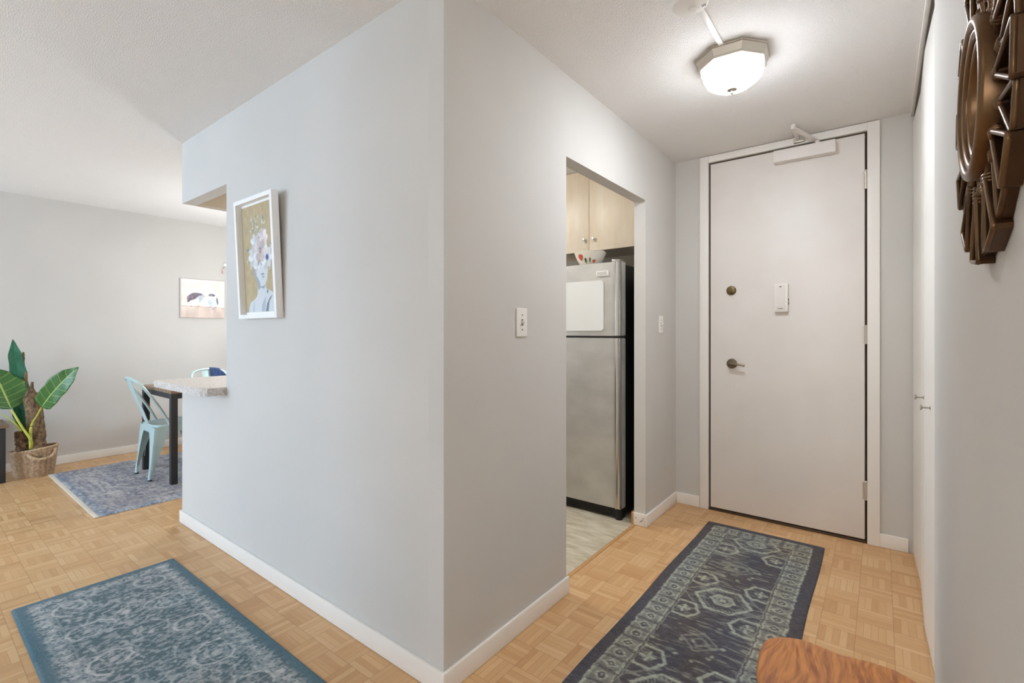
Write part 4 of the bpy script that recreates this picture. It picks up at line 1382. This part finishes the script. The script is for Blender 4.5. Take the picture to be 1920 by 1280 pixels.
# navy cloth hung over the back of chair 2  (chair faces +X: local (x,y) -> world (y, -x))
bm = B()
def c2w(x, y, z): return (-5.10 + y, 1.95 - x, z + .008)
nu, nv = 28, 30
rows = []
for j in range(nv + 1):
    f = j / nv            # path over the top: front bottom -> top -> back bottom
    row = []
    for i in range(nu + 1):
        g = i / nu; x = -.152 + .137 * g
        wob = .004 * math.sin(g * 17 + f * 3) * (1 if abs(f - .5) > .12 else 0)
        top = .8545 - float(np.interp(abs(x), (0, .05, .105, .130, .155), (0, .003, .014, .030, .055)))
        if f < .42:
            z = .56 + (top - .02 - .56) * f / .42; yb = -.190 - (z - .5) * .345
            y = yb + .019 + wob
        elif f < .58:
            a = (f - .42) / .16 * PI
            z = top - .02 + .02 * math.sin(a); yb = -.190 - (z - .5) * .345
            y = yb + .019 * math.cos(a)
        else:
            z = top - .02 - (f - .58) / .42 * .26; yb = -.190 - (z - .5) * .345
            y = yb - .019 + wob
        row.append(bm.verts.new(c2w(x, y, z)))
    rows.append(row)
for A, C in zip(rows, rows[1:]):
    for k in range(nu): bm.faces.new([A[k], A[k + 1], C[k + 1], C[k]])
o = obj('chair_cloth', bm, M['navy'])
sm = o.modifiers.new('thick', 'SOLIDIFY'); sm.thickness = .0035; sm.offset = 0
tag(o, 'navy blue cloth draped over the back of the far metal chair', 'cloth')

# ------------------------------------------------------------------ low table at the left edge
lt = thing('low_table', 'low dark metal table with brown wood top at the left edge beside the plant', 'table', (-5.80, -.1, 0))
obj('tabletop', boxb(-6.005, -5.612, -.75, .575, .445, .470, bev=.003), M['tabletop'], lt)
for x_ in (-6.0, -5.662):
    for y_ in (-.735, .518):
        obj('leg', boxb(x_, x_ + .04, y_, y_ + .04, .001, .445, bev=.002), M['darkmetal'], lt)
bm = B(); box(bm, -5.96, -5.665, .525, .553, .41, .4445); box(bm, -5.654, -5.628, -.70, .52, .41, .4445); box(bm, -5.99, -5.965, -.70, .52, .41, .4445)
obj('apron', bm, M['darkmetal'], lt)

# ------------------------------------------------------------------ plant in basket
S, Cc = .6113, .7914
def at(px, py, tt):
    u = (px - 960) / 896
    return Vector(((-S + u * Cc) * tt, (Cc + u * S) * tt, EYE + (621 - py) * tt / 896))
BX, BY = -5.73, .735
bk = thing('wicker_basket', 'brown woven seagrass basket with rope handle holding the banana plant', 'basket', (BX, BY, 0))
bm = B()
# elliptical, flaring, rim rises towards one end
ang = math.atan2(.79, .61)        # long axis across the view
nr, ns_ = 40, 132
rings = []
def brim(a): return .226 + .020 * math.cos(a - .15)
for i in range(nr + 1):
    f = i / nr
    ring = []
    for j in range(ns_):
        a = 2 * PI * j / ns_
        R = .117 + .028 * f ** .8
        weave = .0035 * math.sin(i * PI) if False else .003 * math.cos(PI * i) * math.cos(a * 22) + .0022 * math.cos(PI * i)
        lx, ly = (R + weave) * 1.10 * math.cos(a), (R + weave) * .80 * math.sin(a)
        ca, sa = math.cos(ang), math.sin(ang)
        ring.append(bm.verts.new((BX + lx * ca - ly * sa, BY + lx * sa + ly * ca, .002 + f * brim(a))))
    rings.append(ring)
inner = []
for f, sh in ((1, .012), (.75, .014)):
    ring = []
    for j in range(ns_):
        a = 2 * PI * j / ns_; R = .117 + .028 * f ** .8 - sh
        lx, ly = R * 1.10 * math.cos(a), R * .80 * math.sin(a)
        ring.append(bm.verts.new((BX + lx * math.cos(ang) - ly * math.sin(ang), BY + lx * math.sin(ang) + ly * math.cos(ang), .002 + f * brim(a))))
    rings.append(ring)
for A, C in zip(rings, rings[1:]):
    for j in range(ns_):
        j2 = (j + 1) % ns_
        bm.faces.new([A[j], A[j2], C[j2], C[j]])
bm.faces.new(rings[0][::-1]); 
obj('basket_body', bm, M['wicker'], bk, smooth=60)
def bpt(a, f, off=0, dz=0):
    R = .117 + .028 * f ** .8 + off
    lx, ly = R * 1.10 * math.cos(a), R * .80 * math.sin(a)
    return Vector((BX + lx * math.cos(ang) - ly * math.sin(ang), BY + lx * math.sin(ang) + ly * math.cos(ang), .002 + f * brim(a) + dz))
bm = B(); tube(bm, [bpt(2 * PI * j / 80, 1, -.004, .002) for j in range(80)], .0085, 8, closed=True)
obj('rim', bm, M['wicker_rope'], bk)
for ac in (-.80, PI - .80):
    hd = [bpt(ac + .60 * q, .93, .010 + .016 * (1 - q * q), -.004 - .062 * (1 - q * q) ** .7) for q in [-1 + 2 * k / 24 for k in range(25)]]
    bm = B()
    for ph in range(3):           # twisted rope: three strands
        st = []
        for k, p in enumerate(hd):
            a, b = frame_of(hd[min(k + 1, 24)] - hd[max(k - 1, 0)])
            w = k * .9 + ph * 2 * PI / 3
            st.append(p + a * .006 * math.cos(w) + b * .006 * math.sin(w))
        st = spline(st, 72)
        tube(bm, st, .0072, 7)
    obj('handle', bm, M['wicker_rope'], bk)
# the plant
pl = thing('banana_plant', 'artificial banana plant with broad green leaves and fibrous brown trunks in basket', 'plant', (BX, BY, .15))
bm = B()
rg = []
for j in range(48):
    rg.append(bm.verts.new(bpt(2 * PI * j / 48, .8, -.022, .0)))
for v in rg: v.co.z = .168
low = [bm.verts.new((v.co.x, v.co.y, .14)) for v in rg]
bm.faces.new(rg); bm.faces.new(low[::-1])
for j in range(48): bm.faces.new([rg[j], rg[(j + 1) % 48], low[(j + 1) % 48], low[j]])
obj('filler', bm, M['soil'], pl)
T0 = 4.05
def trunk(name, pts, rad, m, seed, seg=20):
    rr = random.Random(seed)
    P_ = spline(pts, 36)
    n = len(P_)
    bm = B(); rings = []
    for i, p in enumerate(P_):
        f = i / (n - 1)
        k = f * (len(rad) - 1); a = int(min(k, len(rad) - 2)); r = rad[a] + (rad[a + 1] - rad[a]) * (k - a)
        A_, B_ = frame_of(P_[min(i + 1, n - 1)] - P_[max(i - 1, 0)], Vector((0, 1, 0)))
        step_ = (i * 1.0 / 6) % 1
        rings.append([bm.verts.new(p + (A_ * math.cos(q) + B_ * math.sin(q)) * r * (1 + .13 * rr.uniform(-1, 1) + .16 * (1 - step_))) for q in [2 * PI * j / seg for j in range(seg)]])
    for A_, C_ in zip(rings, rings[1:]):
        for j in range(seg): bm.faces.new([A_[j], A_[(j + 1) % seg], C_[(j + 1) % seg], C_[j]])
    bm.faces.new(rings[0][::-1]); bm.faces.new(rings[-1])
    return obj(name, bm, m, pl, smooth=60)
def base(px): 
    p = at(px, 846, T0); p.z = .16; return p
trunk('trunk', [base(75), at(70, 800, T0), at(62, 755, T0), at(58, 735, T0), at(61, 716, T0)], [.040, .042, .042, .05, .048, .035, .013, .008], M['bark'], 1)
trunk('trunk', [base(47), at(43, 832, T0 - .03), at(37, 808, T0 - .04)], [.042, .042, .038, .030], M['bark'], 2)
trunk('sheath', [base(62), at(55, 780, T0 + .05), at(48, 735, T0 + .06), at(49, 696, T0 + .06)], [.022, .024, .018, .014, .008], M['stalk_brown'], 3, 12)
trunk('sheath', [at(48, 745, T0 + .09), at(44, 700, T0 + .1), at(42, 675, T0 + .08), at(44, 660, T0 + .07)], [.016, .015, .012, .013, .006], M['stalk_brown'], 4, 12)
def petiole(pts, rad):
    bm = B(); P_ = spline(pts, 24)
    n = len(P_); rs = [rad[0] + (rad[1] - rad[0]) * i / (n - 1) for i in range(n)]
    tube(bm, P_, rs, 12, flat=.7)
    return obj('petiole', bm, M['stalk'], pl)
def leaf(spine, width, normal, m, fold=.25, wavy=.01, seed=0, shape=None):
    rr = random.Random(seed)
    P_ = spline(spine, 40); n = len(P_)
    normal = Vector(normal).normalized()
    bm = B(); uvl = bm.loops.layers.uv.new('UVMap')
    nc = 14; rows = []; 
    for i, p in enumerate(P_):
        f = i / (n - 1)
        d = (P_[min(i + 1, n - 1)] - P_[max(i - 1, 0)]).normalized()
        sd = d.cross(normal).normalized(); nn = sd.cross(d).normalized()
        w = width * (shape(f) if shape else (math.sin(PI * min(1, f * 1.02) ** .8) ** .62))
        w = max(w, .0015)
        w *= 1 + .05 * math.sin(f * 23 + seed)
        row = []
        for j in range(nc + 1):
            q = -1 + 2 * j / nc
            off = fold * abs(q) * w + wavy * math.sin(f * 19 + q * 2 + seed) * abs(q)
            row.append((bm.verts.new(p + sd * q * w + nn * off), (f, (q + 1) / 2)))
        rows.append(row)
    for A_, C_ in zip(rows, rows[1:]):
        for j in range(nc):
            q = [A_[j], A_[j + 1], C_[j + 1], C_[j]]
            fc = bm.faces.new([v for v, _ in q])
            for lp, (_, uv) in zip(fc.loops, q): lp[uvl].uv = uv
    o = obj('leaf', bm, m, pl, smooth=80)
    sm = o.modifiers.new('thick', 'SOLIDIFY'); sm.thickness = .0012
    return o
VIEW = Vector((1.38, -.19, .1))
petiole([at(58, 840, T0 - .05), at(57, 824, T0 - .09), at(38, 795, T0 - .1), at(22, 768, T0 - .1)], (.013, .008))
petiole([at(58, 838, T0 - .05), at(57, 815, T0 - .07), at(60, 795, T0 - .08), at(70, 778, T0 - .08), at(78, 763, T0 - .08)], (.012, .006))
petiole([at(40, 808, T0 - .06), at(30, 795, T0 - .05), at(15, 782, T0 - .02), at(-6, 775, T0)], (.010, .003))
leaf([at(21, 766, T0 - .1), at(10, 742, T0 - .09), at(-2, 716, T0 - .08), at(-14, 690, T0 - .08)], .145, VIEW + Vector((0, .5, .2)), M['leaf'], .18, .006, 1)
leaf([at(78, 763, T0 - .08), at(98, 737, T0 - .1), at(122, 711, T0 - .1), at(147, 688, T0 - .08)], .079, VIEW + Vector((.2, -.5, .5)), M['leaf'], .2, .004, 2,
     shape=lambda f: (min(1, f / .10) ** .5) * (1 - max(0, (f - .55) / .45) ** 1.9 * .95) * (.92 + .1 * math.sin(PI * f)))
leaf([at(47, 745, T0 + .05), at(38, 715, T0 + .04), at(30, 675, T0 + .02), at(24, 636, T0 + .0)], .050, VIEW + Vector((0, 0, .1)), M['leaf_dark'], .2, .006, 3,
     shape=lambda f: (.62 + .38 * math.sin(PI * min(1, f * 1.1))) * (1 - max(0, (f - .72) / .28) ** 2.2 * .97))
leaf([at(54, 812, T0 + .04), at(44, 785, T0 + .05), at(38, 755, T0 + .04), at(36, 715, T0 + .03)], .062, VIEW + Vector((0, .4, .1)), M['leaf_dark'], .25, .005, 4)
leaf([at(46, 770, T0 + .05), at(42, 745, T0 + .04), at(36, 725, T0 + .03), at(32, 712, T0 + .02)], .05, VIEW + Vector((0, -.5, .2)), M['leaf_dark'], .3, .005, 5)

# ------------------------------------------------------------------ pine stool in the foreground
st = thing('wooden_stool', 'honey pine stool with wavy edged solid seat in the foreground', 'stool', (-.07, 1.22, 0))
out = [(-.213, 1.174), (-.229, 1.223), (-.237, 1.290), (-.236, 1.340), (-.229, 1.366), (-.212, 1.385), (-.190, 1.400), (-.162, 1.411), (-.128, 1.411), (-.085, 1.404), (-.050, 1.409), (-.015, 1.416), (.024, 1.416), (.046, 1.407), (.069, 1.392),
       (.088, 1.365), (.096, 1.330), (.098, 1.27), (.092, 1.20), (.080, 1.15), (.092, 1.10), (.096, 1.06), (.07, 1.02), (.0, 1.01), (-.06, 1.02), (-.12, 1.01), (-.19, 1.02), (-.225, 1.05), (-.225, 1.09), (-.210, 1.13)]
sp_ = spline([(x, y, 0) for x, y in out] + [(out[0][0], out[0][1], 0)], 150)[:-1]
cxs, cys = -.07, 1.21
bm = B(); rings = []
for k, z in ((.80, .412), (.93, .415), (.985, .424), (1.0, .434), (.992, .443), (.97, .449), (.93, .4505), (.80, .448), (.5, .443), (.2, .441)):
    rings.append([bm.verts.new((cxs + (p.x - cxs) * k, cys + (p.y - cys) * k, z)) for p in sp_])
for A_, C_ in zip(rings, rings[1:]):
    n = len(A_)
    for j in range(n): bm.faces.new([A_[j], A_[(j + 1) % n], C_[(j + 1) % n], C_[j]])
bm.faces.new(rings[0][::-1]); bm.faces.new(rings[-1])
obj('seat', bm, M['pine'], st)
for sx in (-1, 1):
    for sy in (-1, 1):
        a = Vector((-.07 + sx * .095, 1.21 + sy * .125, .415)); b = Vector((-.07 + sx * .125, 1.21 + sy * .16, .012))
        bm = B()
        ks = [0, .1, .2, .3, .38, .42, .46, .6, .8, .95, 1]
        rs = [.014, .016, .018, .019, .020, .015, .020, .019, .016, .013, .012]
        tube(bm, [a.lerp(b, k) for k in ks], rs, 16)
        obj('leg', bm, M['pine'], st)
bm = B()
for sx in (-1, 1):
    tube(bm, [(-.07 + sx * .111, 1.065, .20), (-.07 + sx * .111, 1.355, .20)], .009, 10)
tube(bm, [(-.181, 1.21, .20), (.041, 1.21, .20)], .009, 10)
obj('stretcher', bm, M['pine'], st)

# ------------------------------------------------------------------ sunburst mirror
MYc, MZ = .95, 1.560
mi_ = thing('sunburst_mirror', 'round antique bronze sunburst mirror with bamboo style petals on the right wall', 'mirror', (XR - .01, MYc, MZ - .2))
RO, RI = .112, .075
# mapping: local polar (a, r) in the wall plane, depth h out of the wall (towards -X)
def mp_(a, r, h): return (XR - h, MYc + r * math.cos(a), MZ + r * math.sin(a))
bm = B(); lathe(bm, [(0, XR - .005), (.165, XR - .005), (.170, XR), (0, XR)][::-1], (0, MYc, MZ), 'x', 48)
obj('shadow_back_plate', bm, M['bronzedark'], mi_)  # back plate widened in dark bronze, painting the shadow between petals
bm = B()
prof = []
for c, rad, hh_ in ((.1045, .0078, .0245), (.0915, .0062, .0215), (.0805, .0055, .0170)):
    for k in range(9):
        a = PI - PI * k / 8
        prof.append((c - rad * math.cos(PI - a) * -1 if False else c + rad * math.cos(PI * k / 8), XR - hh_ - rad * .8 * math.sin(PI * k / 8)))
prof = [(.1123, XR - .004)] + prof + [(.0735, XR - .008)]
lathe(bm, prof, (0, MYc, MZ), 'x', 96, cap=False)
obj('ring_frame', bm, M['bronzegold'], mi_)
bm = B(); lathe(bm, [(.076, XR - .0085), (0, XR - .0085)], (0, MYc, MZ), 'x', 64, cap=False)
obj('mirror_glass', bm, M['mirror'], mi_)
NP = 24
for k in range(NP):
    a0 = 2 * PI * (k + .5) / NP
    far = (k % 2 == 0)
    R1 = .233 if far else .222
    ht = .018 if far else .013
    zb = .0005
    hw_ = .033 if far else .030
    ca, sa = math.cos(a0), math.sin(a0)
    def q_(r, w, h):     # r along petal, w across, h out of the wall
        return Vector((XR - h, MYc + r * ca - w * sa, MZ + r * sa + w * ca))
    top = lambda r: ht
    outl = [(.132, -.0042), (R1 - .005, -hw_), (R1, -hw_ + .004), (R1, hw_ - .004), (R1 - .005, hw_), (.132, .0042)]
    inl = [(.142, -.0016), (R1 - .0075, -hw_ + .0045), (R1 - .0045, -hw_ + .007), (R1 - .0045, hw_ - .007), (R1 - .0075, hw_ - .0045), (.142, .0016)]
    bm = B()
    n = len(outl)
    V = [[bm.verts.new(q_(r, w, zb)) for r, w in outl], [bm.verts.new(q_(r, w, ht)) for r, w in outl],
         [bm.verts.new(q_(r, w, ht)) for r, w in inl], [bm.verts.new(q_(r, w, zb)) for r, w in inl]]
    for s_ in range(4):
        A_, C_ = V[s_], V[(s_ + 1) % 4]
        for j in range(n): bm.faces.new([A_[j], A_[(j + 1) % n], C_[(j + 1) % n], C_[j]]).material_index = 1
    # rounded bead along the front edge
    mid = [((o_[0] + i_[0]) / 2, (o_[1] + i_[1]) / 2) for o_, i_ in zip(outl, inl)]
    bead = []
    for j in range(len(mid) - 1):
        for q in range(4):
            f = q / 4
            bead.append((mid[j][0] * (1 - f) + mid[j + 1][0] * f, mid[j][1] * (1 - f) + mid[j + 1][1] * f))
    bead.append(mid[-1])
    tube(bm, [q_(r, w, ht - .0006) for r, w in bead], .0034, 8, up=Vector((1, 0, 0)))
    # stalk from the ring to the fork
    tube(bm, [q_(.110, 0, .012), q_(.122, 0, ht * .72), q_(.140, 0, ht * .86)], [.0034, .0042, .0052], 10)
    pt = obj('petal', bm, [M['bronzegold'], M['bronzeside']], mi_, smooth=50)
    bm = B()             # dark recessed floor of the petal
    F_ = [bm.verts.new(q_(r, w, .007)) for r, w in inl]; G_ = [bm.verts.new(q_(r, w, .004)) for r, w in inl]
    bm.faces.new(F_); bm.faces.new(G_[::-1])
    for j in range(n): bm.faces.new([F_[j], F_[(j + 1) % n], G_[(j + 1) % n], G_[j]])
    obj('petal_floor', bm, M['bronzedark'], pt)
    rc = .131 + (.008 if far else 0)
    bm = B()             # three turns of binding
    for c in (-1, 0, 1):
        r = rc + c * .0055
        loop = [q_(r, .0072 * math.cos(t_), ht * .72 + .0068 * math.sin(t_)) for t_ in [2 * PI * j / 20 for j in range(20)]]
        tube(bm, loop, .0024, 8, closed=True, up=Vector((0, ca, sa)))
    obj('coil', bm, M['bronzegold'], pt)

# ------------------------------------------------------------------ camera
cam = bpy.data.cameras.new('camera'); co = bpy.data.objects.new('camera', cam); COL.objects.link(co)
co.location = (0, 0, EYE)
co.rotation_euler = (PI / 2, 0, math.atan2(692, 896))
cam.sensor_fit = 'HORIZONTAL'; cam.sensor_width = 36; cam.lens = 36 * 896 / 1920
cam.shift_y = -19 / 1920
cam.clip_start = .02; cam.clip_end = 60
bpy.context.scene.camera = co

# ------------------------------------------------------------------ light
def area(name, loc, rot, sx, sy, power, col, spread=PI):
    l = bpy.data.lights.new(name, 'AREA'); l.shape = 'RECTANGLE'; l.size = sx; l.size_y = sy
    l.energy = power; l.color = col; l.spread = spread
    o = bpy.data.objects.new(name, l); COL.objects.link(o); o.location = loc; o.rotation_euler = rot
    return o
DAY = (.55, .76, 1.0)
for i, (w, pw) in enumerate(zip(WINS, (56, 128))):
    area('daylight', ((w[0] + w[1]) / 2, YWIN - .16, (w[2] + w[3]) / 2), (PI / 2, 0, 0), w[1] - w[0], w[3] - w[2], pw, DAY)
wd = bpy.data.worlds.new('world'); bpy.context.scene.world = wd; wd.use_nodes = True
wd.node_tree.nodes['Background'].inputs[0].default_value = (.8, .9, 1, 1)
wd.node_tree.nodes['Background'].inputs[1].default_value = 1.0

sc = bpy.context.scene
sc.view_settings.view_transform = 'Standard'; sc.view_settings.look = 'None'
sc.view_settings.exposure = .30; sc.view_settings.gamma = 1
sc.view_settings.use_curve_mapping = False
sc.cycles.use_denoising = True
sc.cycles.max_bounces = 12; sc.cycles.diffuse_bounces = 8
sc.cycles.sample_clamp_indirect = 6
